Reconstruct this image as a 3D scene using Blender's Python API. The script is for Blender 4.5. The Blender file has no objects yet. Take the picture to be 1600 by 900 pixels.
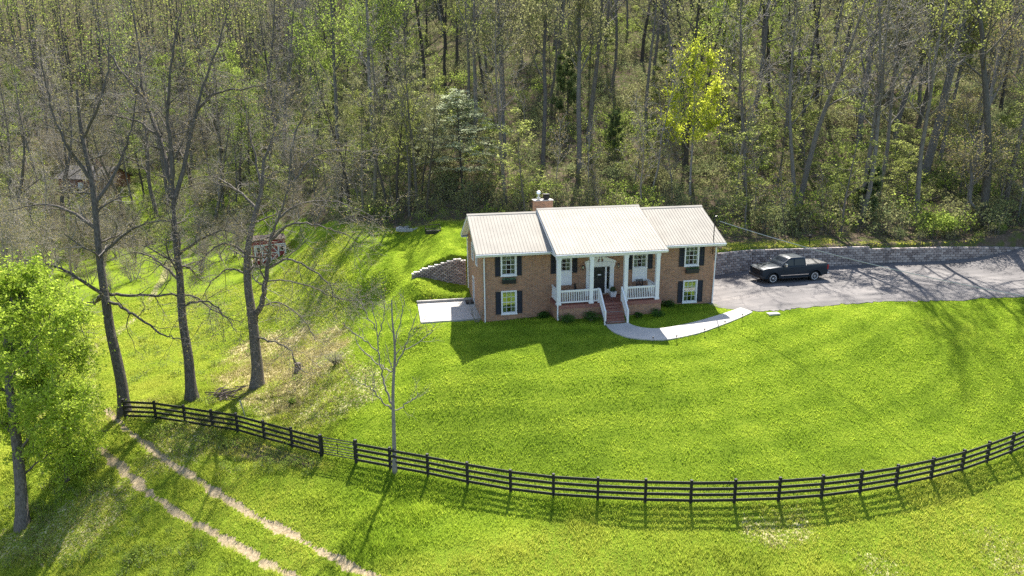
import bpy, bmesh, math, random
import numpy as np
from mathutils import Vector, Matrix

PI = math.pi
rnd = random.Random(7)
scene = bpy.context.scene
COL = scene.collection

# ------------------------------------------------------------------ camera model
FPX, TILT, ROLL, YAW = 1093.917, math.radians(14.67), math.radians(-.604), math.radians(10.483)
CAM = np.array([-6.535, -46.34, 14.705])
_cy, _sy = math.cos(YAW), math.sin(YAW)
RV = np.array([_cy, -_sy, 0.]); FH = np.array([_sy, _cy, 0.]); UP = np.array([0, 0, 1.])
F3 = FH * math.cos(TILT) - UP * math.sin(TILT)
U3 = UP * math.cos(TILT) + FH * math.sin(TILT)
_c, _s = math.cos(ROLL), math.sin(ROLL)

def ray(px, py):
    a, b = px - 800, py - 450
    X = _c * a + _s * b; Y = -_s * a + _c * b
    return RV * X / FPX - U3 * Y / FPX + F3
def onz(px, py, h):
    d = ray(px, py); return CAM + d * (h - CAM[2]) / d[2]
def dep(px, py, z):
    return CAM + ray(px, py) * z
def project(x, y, z):
    v0, v1, v2 = x - CAM[0], y - CAM[1], z - CAM[2]
    a = v0 * RV[0] + v1 * RV[1] + v2 * RV[2]
    b = v0 * U3[0] + v1 * U3[1] + v2 * U3[2]
    c = v0 * F3[0] + v1 * F3[1] + v2 * F3[2]
    X = FPX * a / c; Y = -FPX * b / c
    return 800 + _c * X - _s * Y, 450 + _s * X + _c * Y, c

# ------------------------------------------------------------------ terrain
def sstep(a, b, x):
    t = np.clip((x - a) / (b - a), 0, 1); return t * t * (3 - 2 * t)

WALLX = np.array([-4.6, 1.0, 8.0, 16.5, 18.6, 20.5])
WALLY = np.array([8.85, 8.85, 8.9, 8.7, 7.8, 6.5])
_rw = [onz(x, y, z) for x, y, z in [(1119, 431, .62), (1175, 424, .66), (1294, 419, .72), (1381, 415, .78), (1490, 411, .88), (1600, 409, 1.0), (1700, 409, 1.1)]]
WALLX = np.array(list(WALLX[:5]) + [p[0] for p in _rw] + [75.])
WALLY = np.array(list(WALLY[:5]) + [p[1] for p in _rw] + [-8.])
def wall_h(x):
    return np.interp(x, [-4.6, -4.3, -1.2, 0, 17, 20.5, 32, 42, 48, 60], [0, .3, 2.15, 2.15, 2.0, 1.92, 1.6, 1.4, 1.25, 1.1])
def wall_step(x, y):
    d = y - np.interp(x, WALLX, WALLY)
    return wall_h(x) * sstep(.40, .78, d)

CTRL = [(0, 0, .0), (4.5, -.3, .22), (17, 0, .33), (8.6, -3.4, .22), (8.5, -1.8, .48), (12.3, -1.8, .48), (5, -1.8, .42),
        (8, 4, .45), (-.3, 1.3, -.14), (-.3, 6.2, -.14), (-4.3, 1.3, -.2), (-4.3, 6.2, -.12), (0, 8.2, .32), (-2.8, 8.4, .95), (-4.4, 8.6, 1.35),
        (-2.2, -5.4, -1.15), (3.05, -6.7, -.95), (11, -6.0, -.3), (15.5, -5, .15), (18.5, -3.7, .52), (9.4, -5.7, -.05),
        (20, 0, .6), (30, 0, .68), (40, -1, .78), (40, -4.6, .6), (28, -3.6, .58), (24, 5, .66), (32, 5, .74), (44, 2.5, .95), (52, -2, 1.0),
        (26, -10, -1.7), (34, -11, -1.9), (8.5, -11, -2.2), (3, -10.6, -2.6), (-3, -8.5, -2.9), (16, -11, -1.9),
        (-6, -46, -15), (30, -42, -15), (-40, -42, -18), (70, -20, -6), (90, 10, 4),
        (-2, 12, 2.7), (8, 13, 3.1), (20, 9.5, 2.75), (30, 9, 2.7), (40, 7, 2.6), (50, 3, 2.5), (-8, 12, .8), (-10, 20, .9),
        (-2, 24, 3.4), (10, 20, 3.9), (20, 14, 3.3), (32, 12.5, 3.4), (45, 10, 3.3), (58, 7, 3.2), (75, 2, 3.4),
        (-5, 45, 9.5), (10, 42, 11.5), (25, 38, 11.5), (42, 34, 11), (60, 30, 10.5), (80, 25, 10.5),
        (-5, 80, 20), (15, 80, 25.5), (40, 75, 25.5), (70, 68, 24.5), (100, 60, 25),
        (-5, 130, 36), (25, 130, 45), (60, 125, 45), (100, 115, 45), (140, 90, 45),
        (0, 190, 60), (50, 190, 70), (120, 180, 74), (200, 150, 70),
        (-20, 60, 2.5), (-30, 80, 2.8), (-35, 110, 9), (-30, 150, 26), (-30, 200, 44), (-60, 130, 8), (-65, 160, 22), (-70, 210, 42),
        (-80, 90, 4), (-110, 120, 16), (-120, 180, 36), (-90, 50, 3), (-120, 60, 10), (-70, 20, -5), (-55, -5, -9), (-45, 30, -4.6), (-90, -10, -6),
        (-30, 40, -2.6)]
PIX = [(197, 655, -5.2), (372, 674, -5.1), (503, 712, -5.0), (669, 742, -5.0), (865, 776, -4.95), (1079, 785, -4.9), (1283, 777, -4.85), (1454, 749, -4.8), (1600, 695, -4.5),
       (800, 900, -6.2), (1300, 900, -6.3), (1600, 880, -6.6), (440, 895, -7.2), (0, 890, -9.6), (100, 760, -7.4), (170, 655, -5.6), (35, 820, -8.7),
       (402, 602, -4.6), (300, 622, -4.8), (195, 640, -5.15), (210, 500, -5.2), (270, 420, -4.3), (430, 408, -2.7), (185, 300, .3),
       (540, 480, -1.7), (480, 560, -3.5), (600, 470, -.85), (640, 560, -1.75), (560, 620, -3.3), (676, 366, 3.0), (560, 345, 2.9), (500, 385, .6), (600, 405, 1.6), (450, 450, -2.3)]
for px, py, z in PIX:
    p = onz(px, py, z); CTRL.append((p[0], p[1], z))
CT = np.array(CTRL, float)
_v = CT[:, 2] - wall_step(CT[:, 0], CT[:, 1])
def _tps_k(r2):
    return np.where(r2 > 1e-9, r2 * np.log(r2 + 1e-12) * .5, 0)
_n = len(CT); SC = 50.
_A = CT[:, :2] / SC
_K = _tps_k(((_A[:, None] - _A[None]) ** 2).sum(-1)) + np.eye(_n) * 2e-4
_P = np.c_[np.ones(_n), _A]
_M = np.block([[_K, _P], [_P.T, np.zeros((3, 3))]])
_W = np.linalg.solve(_M, np.r_[_v, 0, 0, 0])

def vnoise(x, y, s, seed=0):
    x = np.asarray(x, float) / s + 137.3 * seed; y = np.asarray(y, float) / s + 71.7 * seed
    xi, yi = np.floor(x), np.floor(y); xf, yf = x - xi, y - yi
    u, v = xf * xf * (3 - 2 * xf), yf * yf * (3 - 2 * yf)
    def h(a, b):
        t = np.sin(a * 127.1 + b * 311.7 + seed * 17.3) * 43758.5453; return t - np.floor(t)
    return (h(xi, yi) * (1 - u) + h(xi + 1, yi) * u) * (1 - v) + (h(xi, yi + 1) * (1 - u) + h(xi + 1, yi + 1) * u) * v

def lawn_core(x, y):  # 1 where ground is smooth and built on
    return sstep(-9, -4, x) * sstep(-6, -3, y) * (1 - sstep(9, 13, y))
def ter(x, y):
    x = np.atleast_1d(np.asarray(x, float)); y = np.atleast_1d(np.asarray(y, float))
    q = np.stack([x, y], -1).reshape(-1, 2) / SC
    out = np.empty(len(q))
    for i in range(0, len(q), 20000):
        b = q[i:i + 20000]
        out[i:i + 20000] = _tps_k(((b[:, None] - _A[None]) ** 2).sum(-1)) @ _W[:_n] + _W[_n] + b @ _W[_n + 1:]
    out = out.reshape(x.shape)
    rough = (vnoise(x, y, 3.1, 1) - .5) * .16 + (vnoise(x, y, 1.1, 2) - .5) * .06
    amp = (1 - lawn_core(x, y)) * (.5 + 2.0 * sstep(14, 30, y))
    out = out + rough * amp + wall_step(x, y)
    pm = sstep(-5.0, -4.5, x) * (1 - sstep(.2, .6, x)) * sstep(.6, 1.1, y) * (1 - sstep(6.5, 7.0, y))   # levelled for the patio
    return out * (1 - pm) - .2 * pm
def tz(x, y): return float(ter(x, y)[0])
def ground_hit(px, py, t0=20., t1=400.):
    d = ray(px, py); ts = np.arange(t0, t1, .25)
    P = CAM + ts[:, None] * d
    g = P[:, 2] - ter(P[:, 0], P[:, 1])
    k = np.argmax(g < 0)
    if g[k] >= 0: return None
    a = g[k - 1] / (g[k - 1] - g[k]); t = ts[k - 1] + a * .25
    p = CAM + t * d
    return np.array([p[0], p[1], tz(p[0], p[1])])
def gpath(pts): return np.array([ground_hit(*p) for p in pts])
def dist_poly(x, y, path):
    d = np.full(np.shape(x), 1e9)
    for a, b in zip(path[:-1], path[1:]):
        ab = b[:2] - a[:2]; L = (ab ** 2).sum() + 1e-9
        t = np.clip(((x - a[0]) * ab[0] + (y - a[1]) * ab[1]) / L, 0, 1)
        d = np.minimum(d, np.hypot(x - a[0] - t * ab[0], y - a[1] - t * ab[1]))
    return d
def smooth_path(P, n=6):
    P = np.asarray(P, float); out = []
    for i in range(len(P) - 1):
        p0 = P[max(i - 1, 0)]; p1 = P[i]; p2 = P[i + 1]; p3 = P[min(i + 2, len(P) - 1)]
        for k in range(n):
            t = k / n
            out.append(.5 * ((2 * p1) + (-p0 + p2) * t + (2 * p0 - 5 * p1 + 4 * p2 - p3) * t * t + (-p0 + 3 * p1 - 3 * p2 + p3) * t ** 3))
    out.append(P[-1]); return np.array(out)
def in_poly(x, y, poly):
    c = np.zeros(np.shape(x), bool)
    for (x1, y1), (x2, y2) in zip(poly, poly[1:] + poly[:1]):
        c ^= ((y1 > y) != (y2 > y)) & (x < (x2 - x1) * (y - y1) / (y2 - y1 + 1e-12) + x1)
    return c

# ------------------------------------------------------------------ materials
def new_mat(name):
    m = bpy.data.materials.new(name); m.use_nodes = True
    nt = m.node_tree; b = nt.nodes['Principled BSDF']; return m, nt, b
def L(nt, a, b): nt.links.new(a, b)
def nd(nt, t, **kw):
    n = nt.nodes.new(t)
    for k, v in kw.items():
        if k in n.inputs: n.inputs[k].default_value = v
        else: setattr(n, k, v)
    return n
def rgba(c): return (c[0], c[1], c[2], 1)
def ramp(nt, fac, stops):
    r = nt.nodes.new('ShaderNodeValToRGB'); e = r.color_ramp.elements
    while len(e) < len(stops): e.new(.5)
    for i, (p, c) in enumerate(stops): e[i].position = p; e[i].color = rgba(c)
    L(nt, fac, r.inputs[0]); return r.outputs[0]
def mix(nt, fac, a, b, mode='MIX'):
    m = nt.nodes.new('ShaderNodeMix'); m.data_type = 'RGBA'; m.blend_type = mode
    for s, v in ((m.inputs[0], fac), (m.inputs[6], a), (m.inputs[7], b)):
        if hasattr(v, 'node'): L(nt, v, s)
        elif isinstance(v, (tuple, list)): s.default_value = rgba(v)
        else: s.default_value = v
    return m.outputs[2]
def math_n(nt, op, a, b=None):
    m = nt.nodes.new('ShaderNodeMath'); m.operation = op
    for s, v in zip(m.inputs, (a, b)):
        if v is None: continue
        if hasattr(v, 'node'): L(nt, v, s)
        else: s.default_value = v
    return m.outputs[0]
def pos(nt): return nt.nodes.new('ShaderNodeNewGeometry').outputs['Position']
def objco(nt): return nt.nodes.new('ShaderNodeTexCoord').outputs['Object']
def noise(nt, vec, scale, detail=4, rough=.55):
    n = nd(nt, 'ShaderNodeTexNoise'); n.inputs['Scale'].default_value = scale; n.inputs['Detail'].default_value = detail; n.inputs['Roughness'].default_value = rough
    if vec is not None: L(nt, vec, n.inputs['Vector'])
    return n.outputs['Fac']
def bump(nt, b, h, strength=.4, dist=.02):
    n = nd(nt, 'ShaderNodeBump', Strength=strength, Distance=dist); L(nt, h, n.inputs['Height']); L(nt, n.outputs[0], b.inputs['Normal'])

def simple(name, c, rough=.5, metal=0., var=.12, scale=3., spec=None, bmp=0.):
    m, nt, b = new_mat(name)
    n = noise(nt, objco(nt), scale, 5)
    lo = tuple(max(0, v * (1 - var)) for v in c); hi = tuple(min(1, v * (1 + var)) for v in c)
    L(nt, ramp(nt, n, [(.3, lo), (.7, hi)]), b.inputs['Base Color'])
    b.inputs['Roughness'].default_value = rough; b.inputs['Metallic'].default_value = metal
    if spec is not None: b.inputs['Specular IOR Level'].default_value = spec
    if bmp: bump(nt, b, noise(nt, objco(nt), scale * 12, 4), bmp, .01)
    return m

def leaf_mat(name, stops, trans=.5, scale=.35):
    m, nt, b = new_mat(name); nt.nodes.remove(b)
    g = nt.nodes.new('ShaderNodeNewGeometry'); isl = g.outputs['Random Per Island']
    n = noise(nt, g.outputs['Position'], scale, 2)
    f = math_n(nt, 'ADD', math_n(nt, 'MULTIPLY', isl, .6), math_n(nt, 'MULTIPLY', n, .4))
    oi = nt.nodes.new('ShaderNodeObjectInfo')
    f = math_n(nt, 'ADD', math_n(nt, 'MULTIPLY', f, .75), math_n(nt, 'MULTIPLY', oi.outputs['Random'], .25))
    c = ramp(nt, f, stops)
    d = nd(nt, 'ShaderNodeBsdfDiffuse'); t = nd(nt, 'ShaderNodeBsdfTranslucent')
    L(nt, c, d.inputs[0]); L(nt, c, t.inputs[0])
    ms = nd(nt, 'ShaderNodeMixShader'); ms.inputs[0].default_value = trans
    L(nt, d.outputs[0], ms.inputs[1]); L(nt, t.outputs[0], ms.inputs[2])
    L(nt, ms.outputs[0], nt.nodes['Material Output'].inputs[0]); return m

def bark_mat(name, a, b_, scale=3.):
    m, nt, b = new_mat(name)
    mp = nd(nt, 'ShaderNodeMapping'); mp.inputs['Scale'].default_value = (4, 4, .8); L(nt, objco(nt), mp.inputs[0])
    n = noise(nt, mp.outputs[0], scale, 6, .65)
    oi = nt.nodes.new('ShaderNodeObjectInfo')
    c = ramp(nt, n, [(.3, a), (.7, b_)])
    v = math_n(nt, 'ADD', .75, math_n(nt, 'MULTIPLY', oi.outputs['Random'], .5))
    cc = nt.nodes.new('ShaderNodeCombineColor')
    for i in range(3): L(nt, v, cc.inputs[i])
    L(nt, mix(nt, 1., c, cc.outputs[0], 'MULTIPLY'), b.inputs['Base Color'])
    b.inputs['Roughness'].default_value = .9; b.inputs['Specular IOR Level'].default_value = .2
    bump(nt, b, n, .8, .05); return m

M = {}
M['bark'] = bark_mat('grey_bark', (.075, .066, .056), (.21, .19, .16))
M['bark_dark'] = bark_mat('dark_bark', (.03, .026, .022), (.10, .088, .074))
M['bark_hero'] = bark_mat('furrowed_bark', (.05, .043, .035), (.19, .165, .135))
M['bark_pale'] = bark_mat('pale_bark', (.15, .13, .11), (.29, .26, .22))
M['twig'] = bark_mat('twig_bark', (.16, .14, .12), (.33, .30, .26))
M['twig_dark'] = bark_mat('dull_twig_bark', (.09, .08, .065), (.19, .17, .14))
M['leaf_yellow'] = leaf_mat('yellow_green_leaf', [(.15, (.18, .21, .05)), (.5, (.31, .345, .085)), (.85, (.46, .475, .14))], .55)
M['leaf_olive'] = leaf_mat('olive_leaf', [(.15, (.14, .15, .06)), (.5, (.235, .24, .10)), (.85, (.35, .345, .16))], .5)
M['leaf_green'] = leaf_mat('fresh_green_leaf', [(.15, (.13, .19, .035)), (.5, (.24, .32, .06)), (.85, (.40, .46, .10))], .55)
M['leaf_lime'] = leaf_mat('lime_leaf', [(.1, (.36, .42, .03)), (.5, (.54, .60, .06)), (.9, (.68, .70, .12))], .6)
M['leaf_bright'] = leaf_mat('bright_leaf', [(.1, (.22, .33, .03)), (.5, (.40, .52, .06)), (.9, (.56, .65, .12))], .55)
M['leaf_spray'] = leaf_mat('spray_leaf', [(.15, (.16, .20, .055)), (.5, (.28, .32, .09)), (.85, (.43, .46, .14))], .55)
M['leaf_bud'] = leaf_mat('bud_leaf', [(.1, (.16, .13, .06)), (.5, (.25, .21, .09)), (.9, (.30, .29, .10))], .45)
M['leaf_white'] = leaf_mat('white_blossom', [(.1, (.20, .27, .12)), (.5, (.40, .45, .26)), (.9, (.66, .68, .48))], .45)
M['leaf_cedar'] = leaf_mat('cedar_needles', [(.1, (.05, .075, .03)), (.5, (.085, .12, .045)), (.9, (.13, .17, .065))], .25)
M['leaf_box'] = leaf_mat('boxwood_leaf', [(.1, (.03, .075, .015)), (.5, (.06, .13, .025)), (.9, (.10, .19, .04))], .4)
M['leaf_bramble'] = leaf_mat('bramble_leaf', [(.1, (.10, .13, .055)), (.5, (.185, .22, .09)), (.9, (.31, .335, .15))], .45)
M['leaf_orange'] = leaf_mat('orange_bud', [(.1, (.30, .16, .05)), (.5, (.42, .26, .10)), (.9, (.5, .36, .12))], .4)
M['grey_shrub'] = leaf_mat('silver_leaf', [(.1, (.26, .25, .15)), (.5, (.38, .36, .24)), (.9, (.5, .48, .34))], .35)

def ground_material():
    m, nt, b = new_mat('ground_cover')
    p = pos(nt)
    at = nt.nodes.new('ShaderNodeVertexColor'); at.layer_name = 'cover'
    sp = nt.nodes.new('ShaderNodeSeparateColor'); L(nt, at.outputs[0], sp.inputs[0])
    nb = noise(nt, p, .35, 4); nf = noise(nt, p, 7., 6, .7); nm = noise(nt, p, 1.6, 5, .6)
    f = math_n(nt, 'ADD', math_n(nt, 'MULTIPLY', nb, .4), math_n(nt, 'MULTIPLY', nf, .6))
    grass = ramp(nt, f, [(.3, (.055, .095, .010)), (.5, (.14, .20, .018)), (.7, (.24, .29, .03))])
    dirt = ramp(nt, nf, [(.3, (.20, .15, .085)), (.7, (.44, .355, .225))])
    straw = ramp(nt, nf, [(.3, (.24, .20, .08)), (.55, (.52, .45, .24)), (.75, (.68, .61, .38))])
    litter = ramp(nt, f, [(.3, (.045, .035, .026)), (.5, (.10, .077, .055)), (.72, (.21, .165, .12))])
    litter = mix(nt, math_n(nt, 'MULTIPLY', ramp(nt, nm, [(.44, (0, 0, 0)), (.58, (1, 1, 1))]), .7), litter, (.075, .10, .022))
    # break the soft masks up with noise so their borders are ragged
    def mask(o, w=.9):
        v = math_n(nt, 'ADD', o, math_n(nt, 'MULTIPLY', math_n(nt, 'SUBTRACT', nf, .5), w))
        return ramp(nt, v, [(.42, (0, 0, 0)), (.58, (1, 1, 1))])
    c = mix(nt, mask(sp.outputs[1], 1.6), grass, straw)
    c = mix(nt, mask(sp.outputs[2], .5), c, litter)
    c = mix(nt, mask(sp.outputs[0], .9), c, dirt)
    L(nt, c, b.inputs['Base Color']); b.inputs['Roughness'].default_value = 1.; b.inputs['Specular IOR Level'].default_value = 0.
    bump(nt, b, nf, .7, .08); return m
def blade_material():
    m, nt, b = new_mat('grass_blade'); nt.nodes.remove(b)
    g = nt.nodes.new('ShaderNodeNewGeometry')
    at = nt.nodes.new('ShaderNodeVertexColor'); at.layer_name = 'cover'
    sp = nt.nodes.new('ShaderNodeSeparateColor'); L(nt, at.outputs[0], sp.inputs[0])
    nb = noise(nt, g.outputs['Position'], .35, 4)
    f = math_n(nt, 'ADD', math_n(nt, 'MULTIPLY', nb, .65), math_n(nt, 'MULTIPLY', g.outputs['Random Per Island'], .35))
    f = math_n(nt, 'ADD', f, sp.outputs[0])
    grass = ramp(nt, f, [(.12, (.125, .21, .02)), (.5, (.295, .415, .036)), (.88, (.50, .59, .07))])
    straw = ramp(nt, g.outputs['Random Per Island'], [(.2, (.22, .20, .06)), (.8, (.50, .44, .22))])
    c = mix(nt, math_n(nt, 'MULTIPLY', sp.outputs[2], 1.7), grass, (.54, .53, .10))
    c = mix(nt, sp.outputs[1], c, straw)
    d = nd(nt, 'ShaderNodeBsdfDiffuse'); t = nd(nt, 'ShaderNodeBsdfTranslucent')
    L(nt, c, d.inputs[0]); L(nt, c, t.inputs[0])
    ms = nd(nt, 'ShaderNodeMixShader'); ms.inputs[0].default_value = .5
    L(nt, d.outputs[0], ms.inputs[1]); L(nt, t.outputs[0], ms.inputs[2])
    L(nt, ms.outputs[0], nt.nodes['Material Output'].inputs[0]); return m

def brick_material(name, c1, c2, mortar, soldier=False):
    m, nt, b = new_mat(name)
    s = nt.nodes.new('ShaderNodeSeparateXYZ'); L(nt, pos(nt), s.inputs[0])
    h = math_n(nt, 'ADD', s.outputs[0], s.outputs[1])
    cb = nt.nodes.new('ShaderNodeCombineXYZ')
    if soldier: L(nt, s.outputs[2], cb.inputs[0]); L(nt, h, cb.inputs[1])
    else: L(nt, h, cb.inputs[0]); L(nt, s.outputs[2], cb.inputs[1])
    t = nd(nt, 'ShaderNodeTexBrick'); L(nt, cb.outputs[0], t.inputs['Vector'])
    t.inputs['Scale'].default_value = 1.; t.inputs['Brick Width'].default_value = .23; t.inputs['Row Height'].default_value = .078
    t.inputs['Mortar Size'].default_value = .009; t.inputs['Color1'].default_value = rgba(c1); t.inputs['Color2'].default_value = rgba(c2); t.inputs['Mortar'].default_value = rgba(mortar)
    n = noise(nt, pos(nt), 9., 4); n2 = noise(nt, pos(nt), .8, 3)
    c = mix(nt, .6, t.outputs[0], ramp(nt, n, [(.3, (.45, .45, .45)), (.7, (1, 1, 1))]), 'MULTIPLY')
    c = mix(nt, .35, c, ramp(nt, n2, [(.3, (.6, .58, .56)), (.7, (1, 1, 1))]), 'MULTIPLY')
    L(nt, c, b.inputs['Base Color']); b.inputs['Roughness'].default_value = .85
    bump(nt, b, t.outputs['Fac'], -.4, .01); return m

M['ground'] = ground_material(); M['blade'] = blade_material()
M['brick'] = brick_material('brown_brick', (.47, .205, .09), (.25, .11, .052), (.52, .43, .33))
M['brick_red'] = brick_material('red_paver_brick', (.30, .085, .05), (.22, .06, .04), (.34, .27, .23))
M['brick_soldier'] = brick_material('red_soldier_brick', (.34, .10, .06), (.25, .07, .045), (.36, .29, .25), True)
M['white'] = simple('white_paint', (.74, .74, .73), .45, var=.04, scale=2.)
M['roof'] = simple('cream_roof_metal', (.35, .322, .272), .75, .0, var=.08, scale=.9, spec=.05)
M['roof_rib'] = simple('cream_roof_seam', (.21, .19, .16), .6, var=.15, scale=1.5, spec=.1)
M['shutter'] = simple('black_shutter', (.012, .014, .02), .5, var=.2)
M['black'] = simple('black_paint', (.010, .010, .012), .45, var=.3, scale=2.)
M['fence'] = simple('black_fence_paint', (.009, .009, .010), .7, var=.4, scale=2., bmp=.4)
M['black_metal'] = simple('black_metal', (.015, .015, .017), .4, .3)
M['concrete'] = simple('pale_concrete', (.40, .375, .34), .85, var=.1, scale=1.3, bmp=.2)
M['concrete_dark'] = simple('worn_concrete', (.32, .30, .28), .9, var=.2, scale=2.)
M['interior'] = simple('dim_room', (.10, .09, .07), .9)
M['curtain'] = simple('cream_curtain', (.58, .60, .40), .9, var=.08)
M['steel'] = simple('grey_galvanised', (.45, .46, .47), .35, .8)
M['bright_metal'] = simple('bright_metal_cap', (.8, .8, .8), .25, .9)
M['barn_red'] = simple('barn_red_paint', (.25, .02, .026), .6, var=.2)
M['roof_grey'] = simple('weathered_shingle', (.10, .09, .08), .9, var=.25)
M['rust'] = simple('rusty_barrel_paint', (.035, .035, .035), .7)
M['rock'] = simple('pale_rock', (.36, .35, .33), .9, var=.3, scale=2.5, bmp=.5)
M['wood'] = simple('dead_wood', (.11, .085, .065), .9, var=.35, scale=4, bmp=.4)
M['cable'] = simple('grey_cable', (.45, .44, .42), .6)
M['flower'] = leaf_mat('flower_mix', [(.1, (.06, .14, .05)), (.6, (.14, .26, .12)), (.9, (.35, .45, .36))], .3)
def block_material():
    m, nt, b = new_mat('split_face_block')
    g = nt.nodes.new('ShaderNodeNewGeometry'); p = g.outputs['Position']
    n = noise(nt, p, 6, 5, .65)
    f = math_n(nt, 'ADD', math_n(nt, 'MULTIPLY', g.outputs['Random Per Island'], .6), math_n(nt, 'MULTIPLY', n, .4))
    L(nt, ramp(nt, f, [(.2, (.19, .155, .14)), (.5, (.32, .268, .24)), (.85, (.45, .39, .345))]), b.inputs['Base Color'])
    b.inputs['Roughness'].default_value = .95; bump(nt, b, n, .8, .04); return m
M['block'] = block_material()
M['block_cap'] = simple('pale_cap_stone', (.5, .46, .41), .9, var=.15, scale=3)
def asphalt_material():
    m, nt, b = new_mat('sun_bleached_asphalt')
    p = pos(nt)
    n = noise(nt, p, .45, 5, .6); f = noise(nt, p, 14, 4, .7)
    c = ramp(nt, n, [(.32, (.10, .092, .09)), (.55, (.142, .131, .126)), (.72, (.19, .175, .165))])
    c = mix(nt, .5, c, ramp(nt, f, [(.3, (.7, .7, .7)), (.7, (1, 1, 1))]), 'MULTIPLY')
    v = nd(nt, 'ShaderNodeTexVoronoi', feature='DISTANCE_TO_EDGE'); v.inputs['Scale'].default_value = .32
    w = nt.nodes.new('ShaderNodeVectorMath'); w.operation = 'ADD'; L(nt, p, w.inputs[0])
    nn = nd(nt, 'ShaderNodeTexNoise'); nn.inputs['Scale'].default_value = .8; nn.inputs['Detail'].default_value = 5; L(nt, p, nn.inputs['Vector'])
    L(nt, nn.outputs['Color'], w.inputs[1]); L(nt, w.outputs[0], v.inputs['Vector'])
    c = mix(nt, math_n(nt, 'MULTIPLY', ramp(nt, v.outputs['Distance'], [(.0, (1, 1, 1)), (.02, (0, 0, 0))]), .6), c, (.07, .065, .065))
    mp = nd(nt, 'ShaderNodeMapping'); mp.inputs['Scale'].default_value = (.10, 1.3, 1); L(nt, p, mp.inputs[0])
    c = mix(nt, .75, c, ramp(nt, noise(nt, mp.outputs[0], 1.1, 4, .6), [(.36, (.62, .61, .60)), (.5, (.95, .94, .93)), (.64, (1.2, 1.17, 1.12))]), 'MULTIPLY')
    c = mix(nt, ramp(nt, noise(nt, p, .9, 3, .5), [(.66, (0, 0, 0)), (.74, (.55, .55, .55))]), c, (.05, .048, .048))
    L(nt, c, b.inputs['Base Color']); b.inputs['Roughness'].default_value = .9; bump(nt, b, f, .3, .01); return m
M['asphalt'] = asphalt_material()
def glass_material(name, tint, opac):
    m, nt, b = new_mat(name); nt.nodes.remove(b)
    g = nd(nt, 'ShaderNodeBsdfGlossy'); g.inputs['Roughness'].default_value = .03; g.inputs['Color'].default_value = (.9, .93, .95, 1)
    t = nd(nt, 'ShaderNodeBsdfTransparent'); t.inputs[0].default_value = rgba(tint)
    fr = nd(nt, 'ShaderNodeFresnel'); fr.inputs['IOR'].default_value = 1.5
    ms = nd(nt, 'ShaderNodeMixShader'); L(nt, math_n(nt, 'ADD', fr.outputs[0], opac), ms.inputs[0])
    L(nt, t.outputs[0], ms.inputs[1]); L(nt, g.outputs[0], ms.inputs[2])
    L(nt, ms.outputs[0], nt.nodes['Material Output'].inputs[0]); return m
M['glass'] = glass_material('window_glass', (.85, .9, .86), .08)
M['car_glass'] = simple('car_glass', (.008, .012, .017), .1, spec=.4)
def car_paint():
    m, nt, b = new_mat('slate_car_paint')
    b.inputs['Base Color'].default_value = (.042, .055, .066, 1); b.inputs['Metallic'].default_value = .0; b.inputs['Roughness'].default_value = .42
    b.inputs['Specular IOR Level'].default_value = .2; b.inputs['Coat Weight'].default_value = .22; b.inputs['Coat Roughness'].default_value = .22
    L(nt, ramp(nt, noise(nt, objco(nt), 2., 3), [(.3, (.007, .016, .026)), (.7, (.010, .021, .033))]), b.inputs['Base Color']); return m
M['paint'] = car_paint()
M['rubber'] = simple('tyre_rubber', (.012, .012, .012), .8)
M['rim'] = simple('alloy_rim', (.75, .75, .76), .4, .3, var=.05)
M['plastic'] = simple('black_plastic', (.016, .016, .018), .6)
M['lamp_clear'] = simple('clear_lamp_lens', (.7, .72, .75), .12, .2)
M['lamp_red'] = simple('red_lamp_lens', (.35, .012, .012), .2)
M['chrome'] = simple('chrome_trim', (.75, .75, .76), .15, 1.)
M['tonneau'] = simple('vinyl_bed_cover', (.045, .043, .042), .42, spec=.7)

# ------------------------------------------------------------------ mesh helpers
def np_mesh(name, verts, groups, mats, smooth=False, colors=None):
    """groups: list of (faces array (n,k), material index)"""
    me = bpy.data.meshes.new(name)
    verts = np.ascontiguousarray(verts, np.float32)
    me.vertices.add(len(verts)); me.vertices.foreach_set('co', verts.ravel())
    lv = np.concatenate([f.ravel() for f, _ in groups]).astype(np.int32)
    tot = np.concatenate([np.full(len(f), f.shape[1], np.int32) for f, _ in groups])
    mi = np.concatenate([np.full(len(f), k, np.int32) for f, k in groups])
    st = np.r_[0, np.cumsum(tot)[:-1]].astype(np.int32)
    me.loops.add(len(lv)); me.loops.foreach_set('vertex_index', lv)
    me.polygons.add(len(tot)); me.polygons.foreach_set('loop_start', st); me.polygons.foreach_set('loop_total', tot)
    me.polygons.foreach_set('material_index', mi)
    if smooth: me.polygons.foreach_set('use_smooth', np.ones(len(tot), bool))
    for m in mats: me.materials.append(m)
    if colors is not None:
        ca = me.color_attributes.new('cover', 'FLOAT_COLOR', 'POINT')
        ca.data.foreach_set('color', np.ascontiguousarray(colors, np.float32).ravel())
    me.update(calc_edges=True); return me

def link(o, parent=None):
    COL.objects.link(o)
    if parent is not None: o.parent = parent
    return o
def tag(o, label=None, cat=None, group=None, kind=None):
    for k, v in (('label', label), ('category', cat), ('group', group), ('kind', kind)):
        if v: o[k] = v
    return o
def empty(name, loc=(0, 0, 0), rz=0., label=None, cat=None, group=None):
    o = bpy.data.objects.new(name, None); COL.objects.link(o)
    o.location = loc; o.rotation_euler = (0, 0, rz); o.empty_display_size = .3
    return tag(o, label, cat, group)
def copy_tree(o, parent=None):
    c = o.copy(); COL.objects.link(c)
    if parent is not None: c.parent = parent
    for ch in list(o.children): copy_tree(ch, c)
    return c

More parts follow.
